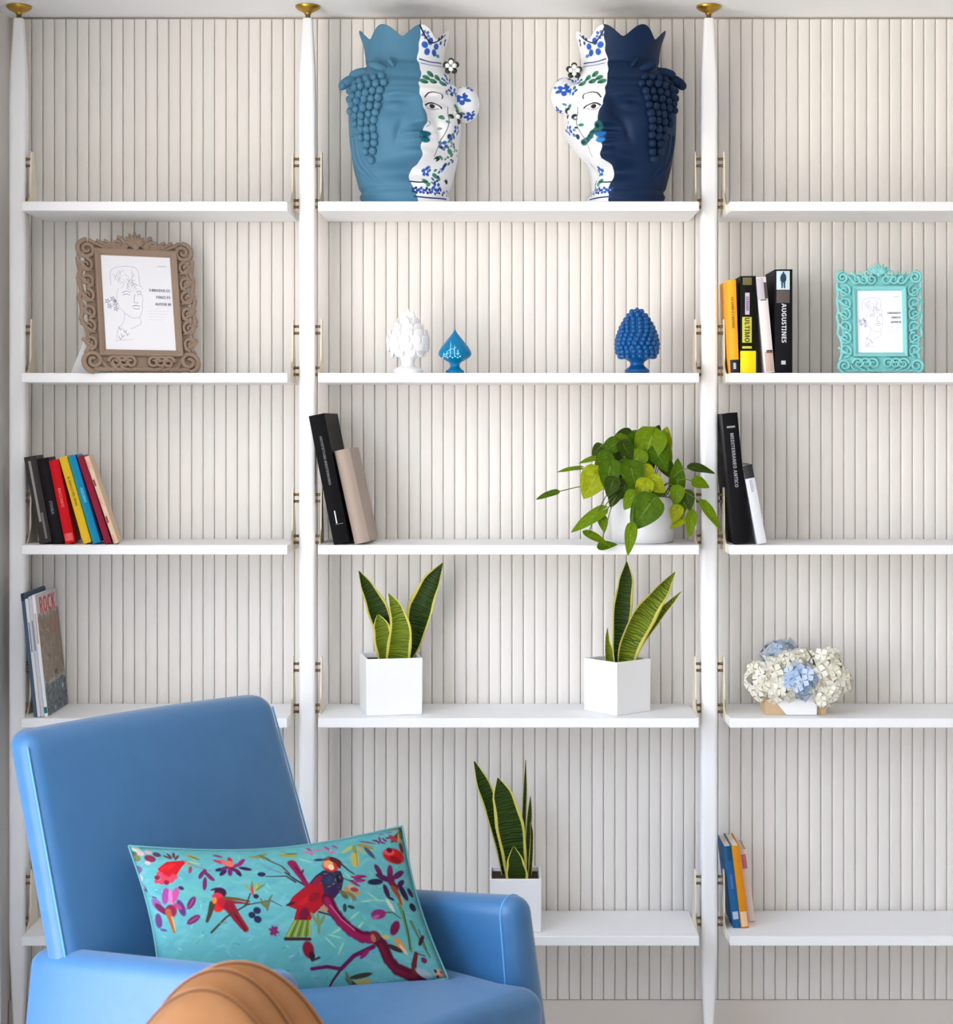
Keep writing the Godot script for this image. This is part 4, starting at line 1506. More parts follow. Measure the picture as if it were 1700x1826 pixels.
func portrait_print() -> Image:
	var im := blank(300, 400, rgb(244, 244, 249))
	var ink := rgb(176, 178, 196)
	var dark := rgb(120, 124, 146)
	# hair as loose hatching
	for i in 26:
		var x := 44.0 + rng.randf() * 105.0
		var y := 62.0 + rng.randf() * 70.0
		stroke(im, smooth([Vector2(x, y), Vector2(x + rng.randf_range(-16, 16), y + 10), Vector2(x + rng.randf_range(-10, 24), y + 26)], 5), 1.6, 1.0, ink)
	stroke(im, smooth([Vector2(40, 130), Vector2(42, 70), Vector2(84, 50), Vector2(150, 56), Vector2(160, 120), Vector2(172, 140)], 8), 1.6, 1.6, ink)
	# face
	stroke(im, smooth([Vector2(70, 140), Vector2(62, 170), Vector2(66, 210), Vector2(88, 240), Vector2(120, 262), Vector2(150, 258), Vector2(164, 230), Vector2(166, 200), Vector2(170, 180), Vector2(160, 150)], 8), 1.5, 1.5, ink)
	stroke(im, smooth([Vector2(86, 158), Vector2(104, 152), Vector2(122, 158)], 5), 2.2, 1.4, dark)
	stroke(im, smooth([Vector2(88, 168), Vector2(104, 163), Vector2(118, 169)], 5), 2.0, 1.4, dark)
	stroke(im, smooth([Vector2(146, 156), Vector2(156, 150), Vector2(166, 156)], 5), 2.2, 1.4, dark)
	stroke(im, smooth([Vector2(148, 166), Vector2(156, 162), Vector2(164, 166)], 5), 2.0, 1.4, dark)
	stroke(im, smooth([Vector2(138, 162), Vector2(132, 190), Vector2(138, 200), Vector2(150, 198)], 6), 1.6, 1.6, dark)
	stroke(im, smooth([Vector2(126, 214), Vector2(140, 210), Vector2(156, 214)], 5), 2.6, 2.0, dark)
	stroke(im, smooth([Vector2(128, 222), Vector2(142, 226), Vector2(154, 221)], 5), 2.0, 1.6, dark)
	# blossoms beside the face
	for q in [[22, 196], [44, 186], [54, 206], [30, 216], [56, 226]]:
		for k in 5:
			var a := TAU * k / 5.0
			dab(im, q[0] + cos(a) * 7, q[1] + sin(a) * 7, 5, 3, a, ink)
	dab(im, 54, 194, 5, 5, 0, dark)
	# neck and shoulders
	stroke(im, smooth([Vector2(90, 244), Vector2(84, 280), Vector2(60, 310), Vector2(50, 350)], 6), 1.5, 1.5, ink)
	stroke(im, smooth([Vector2(150, 258), Vector2(156, 284), Vector2(130, 300), Vector2(110, 310)], 6), 1.5, 1.5, ink)
	for q in [[62, 300], [80, 310], [70, 330], [90, 322], [60, 340]]:
		stroke(im, [Vector2(q[0], q[1]), Vector2(q[0] + 6, q[1] + 14), Vector2(q[0] + 14, q[1] + 4)], 2.0, 1.4, dark)
	stroke(im, [Vector2(46, 358), Vector2(120, 352)], 1.4, 1.0, ink)
	# small print
	stroke(im, [Vector2(240, 44), Vector2(276, 42)], 2.4, 2.4, ink)
	for k in 4:
		stroke(im, [Vector2(190, 232 + k * 12), Vector2(276 - k * 8, 232 + k * 12)], 1.2, 1.2, rgb(214, 214, 226))
	return im


func make_frame(called: String, label: String, c: Color, d: Dictionary) -> void:
	var base := at_px(d.px, 0, d.z)
	base.y = SHELF_TOP[1] + 0.0012
	var t := thing(called, label, "picture frame", base)
	t.basis = Basis(Vector3.UP, d.yaw) * Basis(Vector3.RIGHT, -d.lean)
	var w: float = d.w / 2
	var h: float = d.h
	var ow: float = d.ow / 2
	var o0: float = d.oc - d.oh / 2
	var o1: float = d.oc + d.oh / 2
	var m := mat(c, 0.6)
	# moulding: a flat ring with a bevelled inner lip
	var s := Shape.new()
	var ring := func(g: float, z: float) -> PackedVector3Array:
		return PackedVector3Array([Vector3(-ow - g, o0 - g, z), Vector3(ow + g, o0 - g, z), Vector3(ow + g, o1 + g, z), Vector3(-ow - g, o1 + g, z)])
	var k: float = d.ow / 0.188
	var rows := [ring.call(-0.003 * k, -0.006), ring.call(-0.003 * k, 0.004), ring.call(0.001, 0.009), ring.call(0.009 * k, 0.012), ring.call(0.013 * k, 0.012), ring.call(0.015 * k, 0.006), ring.call(0.015 * k, -0.006), ring.call(-0.003 * k, -0.006)]
	s.grid(rows, true, -1)
	s.outward(0)
	part("moulding", s.done(), m, t)
	# board behind the carving
	var bd := Shape.new()
	var bx := func(x0: float, y0: float, x1: float, y1: float) -> void:
		bd.box(Vector3((x0 + x1) / 2, (y0 + y1) / 2, -0.004), Vector3(x1 - x0, y1 - y0, 0.006), 0.002)
	var q: float = 0.014 * k
	bx.call(-w + q, q * 0.7, w - q, o0 - 0.008 * k)
	bx.call(-w + q, o1 + 0.008 * k, w - q, h - q)
	bx.call(-w + q * 1.6, o0 - 0.008 * k, -ow - 0.008 * k, o1 + 0.008 * k)
	bx.call(ow + 0.008 * k, o0 - 0.008 * k, w - q * 1.6, o1 + 0.008 * k)
	part("carved_ground", bd.done(), m, t)
	# scrolls
	var sc := Shape.new()
	var tr: float = 0.0062 * k
	var add := func(pts: Array, a: float, b: float) -> void:
		sc.tube(pts, taper(pts.size(), a, b), 8)
	var side_c: float = (w + ow + 0.014 * k) / 2
	var side_w: float = (w - ow - 0.014 * k) / 2
	for e: float in [-1.0, 1.0]:
		# corners
		add.call(spiral(Vector2(e * (w - 0.028 * k), h - 0.028 * k), 0.026 * k, PI / 2 if e > 0 else PI / 2, e * -1.7, 0.002), tr * 1.15, tr * 0.7)
		add.call(spiral(Vector2(e * (w - 0.030 * k), 0.030 * k), 0.028 * k, -PI / 2, e * 1.6, 0.002), tr * 1.2, tr * 0.7)
		# long outer curve of the side, drawn in above the bottom corner
		var rail := []
		for i in 15:
			var y := lerpf(0.05 * k, h - 0.05 * k, i / 14.0)
			var inn := 0.016 * k * bump(y - h * 0.24, h * 0.10) + 0.004 * k * sin(i * 2.2)
			rail.append(Vector3(e * (w - 0.007 * k - inn), y, 0.0))
		add.call(rail, tr * 1.05, tr * 1.05)
		# scrolls up the side
		var n := 6
		for i in n:
			var y := lerpf(h * 0.22, h * 0.80, i / float(n - 1))
			var dir := 1.0 if i % 2 else -1.0
			add.call(spiral(Vector2(e * side_c, y), side_w * 0.82, dir * PI / 2, dir * e * 1.35, 0.003), tr * 0.85, tr * 0.5)
			add.call(smooth([Vector3(e * (side_c - side_w * 0.8), y - h * 0.045, 0.003), Vector3(e * side_c, y - h * 0.02, 0.006), Vector3(e * (side_c + side_w * 0.8), y + h * 0.03, 0.002)], 4), tr * 0.4, tr * 0.9)
		# along the bottom and the top
		for i in 3:
			var x := e * lerpf(0.03 * k, w - 0.085 * k, i / 2.0)
			add.call(spiral(Vector2(x, o0 * 0.47), o0 * 0.30, PI * (0.5 - e * 0.5), e * 1.4, 0.004), tr * 0.9, tr * 0.5)
			add.call(smooth([Vector3(x, o0 * 0.12, 0.002), Vector3(x + e * 0.022 * k, o0 * 0.22, 0.004), Vector3(x + e * 0.036 * k, o0 * 0.64, 0.002)], 4), tr * 0.9, tr * 0.4)
			var tb: float = h - o1
			add.call(spiral(Vector2(x, o1 + tb * 0.55), tb * 0.26, -PI * (0.5 - e * 0.5), -e * 1.3, 0.004), tr * 0.85, tr * 0.5)
			add.call(smooth([Vector3(x, o1 + tb * 0.34, 0.003), Vector3(x + e * 0.026 * k, o1 + tb * 0.6, 0.005), Vector3(x + e * 0.05 * k, o1 + tb * 0.95, 0.0)], 4), tr * 0.6, tr * 0.9)
		var under := []
		for i in 12:
			var x := e * lerpf(0.0, w - 0.03 * k, i / 11.0)
			under.append(Vector3(x, 0.0075 * k + 0.0025 * k * absf(sin(i * 1.1)), 0.0))
		add.call(under, tr, tr)
	part("scrollwork", sc.done(), m, t)
	# crest of three leaves
	var cr := Shape.new()
	for i in 7:
		var a := (i - 3) * 0.36
		var l: float = d.crest * (1.0 - 0.10 * absf(i - 3))
		var pts := []
		for j in 7:
			var f := j / 6.0
			pts.append(Vector3(sin(a) * l * f * 1.5, h - 0.018 * k + cos(a) * (l + 0.012 * k) * f, 0.004 + 0.006 * sin(f * PI)))
		cr.tube(pts, [tr * 0.5, tr * 0.9, tr * 1.1, tr * 1.1, tr * 0.95, tr * 0.7, tr * 0.25], 8)
	cr.ball(Vector3(0, h - 0.016 * k, 0.008), Vector3(0.012, 0.012, 0.008) * k, 10, 7)
	for e: float in [-1.0, 1.0]:
		var pts := spiral(Vector2(e * 0.045 * k, h - 0.012 * k), 0.020 * k, PI / 2, e * 1.4, 0.004)
		cr.tube(pts, taper(pts.size(), tr, tr * 0.5), 8)
	part("crest", cr.done(), m, t)
	var pr := Shape.new()
	var v0 := pr.v.size()
	pr.grid([PackedVector3Array([Vector3(-ow, o1, 0), Vector3(ow, o1, 0)]), PackedVector3Array([Vector3(-ow, o0, 0), Vector3(ow, o0, 0)])], false, -1)
	pr.towards(v0, Vector3(0, 0, 1))
	for i in pr.v.size():
		pr.v[i] += Vector3(0, 0, 0.0032)
	var sheet := part("print", pr.done(), M.portrait, t)
	sheet.set_meta("label", "white printed sheet with a line-drawn portrait")
	var bk := Shape.new()
	bk.box(Vector3(0, d.oc, -0.002), Vector3(d.ow + 0.01 * k, d.oh + 0.01 * k, 0.008), 0.001)
	part("backing_board", bk.done(), M.pages, t)
	var tx := mat(rgb(116, 118, 138), 0.8)
	var cell: float = d.oh
	var right: float = ow - d.ow * 0.03
	for i in 3:
		words(["I BRODUI CI", "FINCI FI", "AUTOR M"][i], cell * 0.036, tx, sheet, Vector3(right - d.ow * [0.165, 0.120, 0.125][i], o1 - cell * (0.365 + 0.072 * i), 0.0040), Basis())
	# easel strut
	var st := Shape.new()
	var lean: float = d.lean
	var hinge := Vector3(d.strut * 0.75, h * 0.42, -0.008)
	var foot := Vector3(d.strut, 0.0, 0.0) + Basis(Vector3.RIGHT, lean) * Vector3(0, 0.001, -h * 0.24)
	var ax := (foot - hinge).normalized()
	var across := Vector3(1, 0, 0)
	var thick := ax.cross(across).normalized()
	var wide: float = 0.030 * k
	st.loft([PackedVector3Array([hinge - across * wide * 0.5, hinge + across * wide * 0.5, hinge + across * wide * 0.5 + thick * 0.003, hinge - across * wide * 0.5 + thick * 0.003]), PackedVector3Array([foot - across * wide, foot + across * wide, foot + across * wide + thick * 0.003, foot - across * wide + thick * 0.003])], true, -1, -1)
	part("easel_strut", st.done(), M.trim, t)


func build_frames() -> void:
	M.portrait = picture(portrait_print(), 0.6)
	M.portrait.texture_repeat = false
	make_frame("picture_frame", "taupe ornate scrolled picture frame with a portrait print, leaning on the left shelf", rgb(152, 130, 113), {"px": 254.0, "z": 4.44, "yaw": 0.44, "lean": 0.25, "w": 0.308, "h": 0.358, "ow": 0.188, "oh": 0.261, "oc": 0.188, "crest": 0.030, "strut": -0.135})
	make_frame("picture_frame", "small turquoise ornate picture frame with a portrait print beside the upright books", rgb(138, 212, 212), {"px": 1571.0, "z": 4.45, "yaw": -0.05, "lean": 0.12, "w": 0.222, "h": 0.268, "ow": 0.119, "oh": 0.166, "oc": 0.134, "crest": 0.026, "strut": 0.0})


# ---------------------------------------------------------------- books

func book(called: String, label: String, group: String, at: Vector3, w: float, h: float, d: float, lean: float, c: Color, rough := 0.45, round := 0.12, yaw := 0.0) -> Node3D:
	# stands on its left lower edge; lean turns its top to the left
	var t := thing(called, label, "book", at, group)
	t.basis = Basis(Vector3.UP, yaw) * Basis(Vector3(0, 0, 1), lean)
	var m := mat(c, rough + 0.1, 0.0, 0.2)
	var s := Shape.new()
	var b := 0.0024
	var out := PackedVector2Array()
	# cover in plan: round the spine, back along the outside, forward along the inside
	for i in 9:
		var x := w * i / 8.0
		out.append(Vector2(x, w * round * sin(PI * i / 8.0)))
	out.append(Vector2(w, -d))
	out.append(Vector2(w - b, -d))
	out.append(Vector2(w - b, -b))
	out.append(Vector2(b, -b))
	out.append(Vector2(b, -d))
	out.append(Vector2(0, -d))
	var r0 := PackedVector3Array()
	var r1 := PackedVector3Array()
	for p in out:
		r0.append(Vector3(p.x, 0, p.y))
		r1.append(Vector3(p.x, h, p.y))
	s.grid([r0, r1], true, 0)
	for k in s.sg.size():
		# only the rounded spine shades smoothly
		if (k / 2) % out.size() >= 8:
			s.sg[k] = -1
	s.outward(0)
	for y: float in [0.0, h]:
		var st := s.v.size()
		var p3 := func(q: Vector2) -> Vector3: return Vector3(q.x, y, q.y)
		s.quad(p3.call(Vector2(0, 0)), p3.call(Vector2(b, -b)), p3.call(Vector2(b, -d)), p3.call(Vector2(0, -d)), -1)
		s.quad(p3.call(Vector2(w, 0)), p3.call(Vector2(w - b, -b)), p3.call(Vector2(w - b, -d)), p3.call(Vector2(w, -d)), -1)
		for i in 8:
			s.quad(p3.call(out[i]), p3.call(out[i + 1]), p3.call(Vector2(lerpf(b, w - b, (i + 1) / 8.0), -b)), p3.call(Vector2(lerpf(b, w - b, i / 8.0), -b)), -1)
		for i in range(st, s.v.size(), 3):
			var n := (s.v[i + 2] - s.v[i]).cross(s.v[i + 1] - s.v[i])
			if n.y * (1.0 if y > 0.0 else -1.0) < 0.0:
				var tmp := s.v[i]
				s.v[i] = s.v[i + 1]
				s.v[i + 1] = tmp
	part("cover", s.done(), m, t)
	var pg := Shape.new()
	pg.box(Vector3(w / 2, h / 2, -d / 2), Vector3(w - 2 * b - 0.0002, h - 0.006, d - 0.008), 0.0005)
	part("pages", pg.done(), M.pages, t)
	return t


func spine_panel(called: String, t: Node3D, x0: float, x1: float, y0: float, y1: float, w: float, round: float, m: Material, label := "") -> void:
	# a printed field that follows the spine
	var s := Shape.new()
	var r0 := PackedVector3Array()
	var r1 := PackedVector3Array()
	for i in 7:
		var x := lerpf(x0, x1, i / 6.0)
		var z := w * round * sin(PI * x / w) + 0.0004
		r0.append(Vector3(x, y1, z))
		r1.append(Vector3(x, y0, z))
	s.grid([r0, r1])
	s.towards(0, Vector3(0, 0, 1))
	var p := part(called, s.done(), m, t)
	if label:
		p.set_meta("label", label)


func spine_words(t: Node3D, text: String, w: float, y: float, size: float, c: Color, round := 0.12) -> void:
	words(text, size, mat(c, 0.5), t, Vector3(w / 2 - 0.0 * size, y, w * round + 0.0006), Basis(Vector3(0, 0, 1), -PI / 2))


func shelf_spot(px: float, z: float, shelf: int) -> Vector3:
	var p := at_px(px, 0, z)
	p.y = SHELF_TOP[shelf] + 0.0004
	return p


func build_books() -> void:
	# seven leaning books on the left, third shelf
	var k := 4.43 / FOCAL
	var rows := [
		["charcoal hardback with a pale streaked spine, leftmost of the seven leaning books", 71.0, 21.5, 157.0, 10.2, rgb(62, 57, 56)],
		["plain black hardback leaning between the charcoal and the red book", 94.5, 20.0, 154.0, 10.4, rgb(26, 23, 28)],
		["red book leaning in the row of seven books", 116.5, 17.5, 151.0, 11.0, rgb(206, 22, 34)],
		["yellow book leaning between the red and the blue book", 149.0, 14.5, 160.0, 15.6, rgb(228, 188, 44)],
		["bright blue book leaning between the yellow and the maroon book", 166.0, 16.0, 162.0, 15.9, rgb(18, 136, 184)],
		["maroon book leaning beside the bright blue book", 187.5, 11.5, 163.0, 17.3, rgb(142, 34, 58)],
		["thin cream and pink patterned book at the right end of the seven leaning books", 203.5, 8.0, 164.0, 18.4, rgb(226, 196, 168)],
	]
	for i in 7:
		var r = rows[i]
		var w: float = r[2] * k
		var h: float = r[3] * k
		var at := shelf_spot(r[1], 4.43, 2)
		var t := book("book", r[0], "leaning books on the left third shelf", at, w, h, 0.13 if i < 5 else 0.10, deg_to_rad(r[4]), r[5], 0.35, 0.12, 0.12)
		match i:
			0:
				spine_panel("pale_strip", t, w * 0.30, w * 0.5, h * 0.25, h * 0.95, w, 0.12, mat(rgb(150, 150, 146), 0.6), "pale strip down the spine")  # strips paler than the rest of the spine
				spine_panel("pale_strip", t, w * 0.55, w * 0.72, h * 0.05, h * 0.35, w, 0.12, mat(rgb(120, 116, 116), 0.6))
			1:
				spine_words(t, "STORIA", w, h * 0.42, 0.010, rgb(130, 128, 134))
			2:
				spine_words(t, "RACCONTI", w, h * 0.55, 0.010, rgb(240, 120, 110))
				spine_panel("label_panel", t, w * 0.1, w * 0.9, h * 0.03, h * 0.12, w, 0.12, mat(rgb(235, 90, 95), 0.4), "lighter red label at the foot of the spine")
			3:
				spine_words(t, "IL GIALLO DEL MARE", w, h * 0.6, 0.008, rgb(130, 100, 20))
			4:
				spine_panel("teal_edge", t, 0.0, w * 0.35, 0.001, h * 0.999, w, 0.12, mat(rgb(20, 140, 160), 0.35), "teal band along the spine")
				spine_words(t, "AZZURRO", w, h * 0.55, 0.009, rgb(120, 205, 235))
				spine_panel("navy_edge", t, w * 0.86, w * 0.999, 0.001, h * 0.999, w, 0.12, mat(rgb(18, 20, 78), 0.4), "navy band along the spine")
			6:
				for q in 9:
					var y := h * (0.03 + 0.105 * q)
					spine_panel("printed_patch", t, w * (0.08 + 0.3 * ((q * 3) % 2)), w * (0.5 + 0.4 * ((q * 5) % 2)), y, y + h * 0.075, w, 0.12, mat([rgb(236, 160, 130), rgb(214, 204, 160), rgb(150, 60, 50), rgb(240, 200, 180)][q % 4], 0.5))
	# big black book and taupe book, third shelf, middle bay
	k = 4.42 / FOCAL
	var t := book("large_book", "large thick black book leaning against the post, behind the taupe book", "", shelf_spot(595.5, 4.407, 2), 28.5 * k, 233.0 * k, 0.21, deg_to_rad(11.2), rgb(7, 6, 8), 0.4, 0.03, -0.07)
	spine_words(t, "ARCHITETTURA MEDITERRANEA", 28.5 * k, 0.215, 0.0085, rgb(120, 120, 122), 0.03)
	spine_panel("publisher_mark", t, 0.017, 0.020, 0.052, 0.085, 28.5 * k, 0.03, mat(rgb(225, 225, 228), 0.4), "white mark at the foot of the spine")
	spine_panel("publisher_mark", t, 0.015, 0.034, 0.049, 0.0505, 28.5 * k, 0.03, mat(rgb(120, 120, 120), 0.4))
	t = book("large_book", "taupe book with rounded glossy spine leaning on the large black book", "", shelf_spot(633.0, 4.42, 2), 27.5 * k, 170.0 * k, 0.16, deg_to_rad(12.6), rgb(172, 154, 142), 0.22, 0.22, -0.07)
	# black and pale grey book, third shelf, right bay
	t = book("large_book", "tall black book with grey spine lettering leaning at the third post", "", shelf_spot(1309.5, 4.42, 2), 27.5 * k, 234.0 * k, 0.20, deg_to_rad(5.3), rgb(17, 16, 19), 0.4, 0.08)
	spine_words(t, "MEDITERRANEO ANTICO", 27.5 * k, 0.215, 0.012, rgb(165, 162, 170), 0.08)
	spine_panel("label_panel", t, 0.009, 0.030, 0.298, 0.303, 27.5 * k, 0.08, mat(rgb(150, 148, 156), 0.5), "grey label near the top of the spine")
	t = book("book", "slim pale grey book with black top, leaning on the tall black book", "", shelf_spot(1351.0, 4.42, 2), 17.0 * k, 143.0 * k, 0.15, deg_to_rad(10.6), rgb(222, 223, 228), 0.4, 0.1)
	spine_panel("black_top", t, 0.0, 17.0 * k, 0.170, 0.205, 17.0 * k, 0.1, mat(rgb(44, 44, 46), 0.4), "black band at the top of the spine")
	spine_words(t, "GUIDA", 17.0 * k, 0.150, 0.010, rgb(170, 172, 180), 0.1)
	# four upright books, second shelf, right bay
	k = 4.43 / FOCAL
	var g := "upright books beside the turquoise frame"
	var w := 15.5 * k
	t = book("book", "orange-yellow book with a navy foot, leftmost of the four upright books", g, shelf_spot(1303.0, 4.43, 1), w, 166.0 * k, 0.15, deg_to_rad(2.0), rgb(246, 178, 50), 0.4)
	spine_panel("navy_foot", t, 0.0, w, 0.0005, 0.034, w, 0.12, mat(rgb(28, 34, 48), 0.4), "navy block at the foot of the spine")
	spine_panel("publisher_mark", t, w * 0.35, w * 0.65, 0.010, 0.026, w, 0.12, mat(rgb(190, 195, 200), 0.4))
	spine_words(t, "LA LUNA E I GIORNI", w, 0.155, 0.0085, rgb(150, 96, 20))
	w = 28.0 * k
	t = book("book", "thick black book with a bright yellow foot block and yellow title", g, shelf_spot(1320.5, 4.43, 1), w, 173.0 * k, 0.16, 0.0, rgb(22, 22, 19), 0.4, 0.08)
	spine_panel("yellow_foot", t, 0.0, w, 0.0005, 0.057, w, 0.08, mat(rgb(252, 226, 8), 0.4), "bright yellow block at the foot of the spine")
	spine_panel("emblem", t, w * 0.15, w * 0.72, 0.226, 0.245, w, 0.08, mat(rgb(112, 104, 64), 0.5), "olive emblem at the top of the spine")
	spine_panel("author_panel", t, w * 0.3, w * 0.58, 0.150, 0.206, w, 0.08, mat(rgb(208, 196, 214), 0.5), "pale author panel")
	words("SERENA", 0.010, mat(rgb(110, 90, 125), 0.5), t, Vector3(w * 0.44, 0.178, w * 0.08 + 0.0012), Basis(Vector3(0, 0, 1), -PI / 2))
	spine_panel("title_panel", t, w * 0.12, w * 0.72, 0.078, 0.144, w, 0.08, mat(rgb(206, 206, 80), 0.5), "yellow title panel")
	words("ULTIMO", 0.017, mat(rgb(70, 66, 30), 0.5), t, Vector3(w * 0.42, 0.111, w * 0.08 + 0.0012), Basis(Vector3(0, 0, 1), -PI / 2))
	spine_panel("yellow_band", t, w * 0.12, w * 0.72, 0.063, 0.069, w, 0.08, mat(rgb(206, 206, 60), 0.5))
	w = 18.0 * k
	t = book("book", "white book with a photographed face on its spine, leaning between two black books", g, shelf_spot(1364.0, 4.43, 1), w, 171.0 * k, 0.15, deg_to_rad(5.3), rgb(240, 232, 230), 0.35)
	spine_panel("photo_top", t, w * 0.02, w * 0.7, 0.188, 0.244, w, 0.12, mat(rgb(196, 192, 200), 0.4), "grey photograph at the top of the spine")
	spine_panel("photo_hair", t, w * 0.7, w * 0.99, 0.190, 0.232, w, 0.12, mat(rgb(92, 84, 80), 0.4))
	spine_panel("rule_line", t, w * 0.25, w * 0.85, 0.186, 0.1885, w, 0.12, mat(rgb(40, 36, 36), 0.4))
	spine_panel("photo_face", t, w * 0.15, w * 0.99, 0.003, 0.055, w, 0.12, mat(rgb(206, 182, 168), 0.4), "face photograph at the foot of the spine")
	spine_panel("photo_brow", t, w * 0.35, w * 0.95, 0.050, 0.058, w, 0.12, mat(rgb(70, 58, 54), 0.4))
	w = 31.0 * k
	t = book("book", "tall black book with a figure in a blue coat at the top of its spine", g, shelf_spot(1382.5, 4.43, 1), w, 185.0 * k, 0.16, 0.0, rgb(24, 24, 29), 0.4, 0.06)
	spine_panel("cover_picture", t, w * 0.08, w * 0.84, 0.214, 0.262, w, 0.06, mat(rgb(206, 226, 232), 0.4), "pale blue picture panel")
	spine_panel("ground_picture", t, w * 0.08, w * 0.84, 0.180, 0.213, w, 0.06, mat(rgb(92, 84, 80), 0.4))
	var fig := Shape.new()
	var outline := PackedVector3Array()
	for q: Vector2 in [Vector2(-0.5, 24), Vector2(1.5, 24), Vector2(2.2, 21.5), Vector2(1.6, 19), Vector2(4.5, 17), Vector2(6.5, 8), Vector2(6.0, -2), Vector2(4.0, -3), Vector2(4.0, -22), Vector2(1.2, -22), Vector2(0.6, -6), Vector2(-0.6, -6), Vector2(-1.4, -22), Vector2(-4.0, -22), Vector2(-4.2, -3), Vector2(-6.0, -2), Vector2(-6.4, 8), Vector2(-4.0, 17), Vector2(-1.2, 19), Vector2(-1.6, 21.5)]:
		outline.append(Vector3(q.x * 0.0012 + w * 0.46, q.y * 0.00092 + 0.238, w * 0.06 + 0.0012))
	var poly := PackedVector2Array()
	for p in outline:
		poly.append(Vector2(p.x, p.y))
	var idx := Geometry2D.triangulate_polygon(poly)
	for i in range(0, idx.size(), 3):
		fig.tri(outline[idx[i]], outline[idx[i + 1]], outline[idx[i + 2]], -1)
	fig.towards(0, Vector3(0, 0, 1))
	part("printed_figure", fig.done(), mat(rgb(34, 62, 92), 0.4), t).set_meta("label", "printed figure in a dark blue coat")
	spine_words(t, "AUGUSTINES", w, 0.128, 0.0165, rgb(225, 226, 232), 0.06)
	spine_panel("publisher_mark", t, w * 0.35, w * 0.6, 0.022, 0.032, w, 0.06, mat(rgb(200, 200, 206), 0.4))
	# three books on the lowest shelf, right bay
	g = "books on the lowest right shelf"
	w = 14.0 * 4.474 / FOCAL
	t = book("book", "blue book, left of the three leaning books on the lowest right shelf", g, shelf_spot(1307.5, 4.474, 4), w, 0.212, 0.14, deg_to_rad(6.5), rgb(40, 98, 148), 0.4)
	spine_panel("label_panel", t, w * 0.15, w * 0.85, 0.022, 0.042, w, 0.12, mat(rgb(178, 194, 222), 0.4))
	spine_panel("teal_band", t, w * 0.3, w * 0.9, 0.175, 0.211, w, 0.12, mat(rgb(26, 78, 98), 0.4))
	spine_words(t, "VIAGGIO", w, 0.12, 0.009, rgb(110, 130, 200))
	t = book("book", "orange book between the blue and the white book on the lowest right shelf", g, shelf_spot(1322.0, 4.474, 4), w, 0.213, 0.14, deg_to_rad(6.6), rgb(222, 142, 28), 0.4)
	spine_panel("pale_foot", t, w * 0.1, w * 0.9, 0.003, 0.042, w, 0.12, mat(rgb(240, 200, 160), 0.4))
	w = 12.0 * 4.52 / FOCAL
	t = book("book", "white and pink paperback, right of the three leaning books on the lowest right shelf", g, shelf_spot(1335.0, 4.53, 4), w, 0.190, 0.11, deg_to_rad(6.8), rgb(240, 224, 216), 0.4)
	spine_panel("pink_print", t, w * 0.1, w * 0.8, 0.14, 0.178, w, 0.12, mat(rgb(204, 128, 150), 0.4))
	# magazines on the fourth shelf, left bay
	build_magazines()


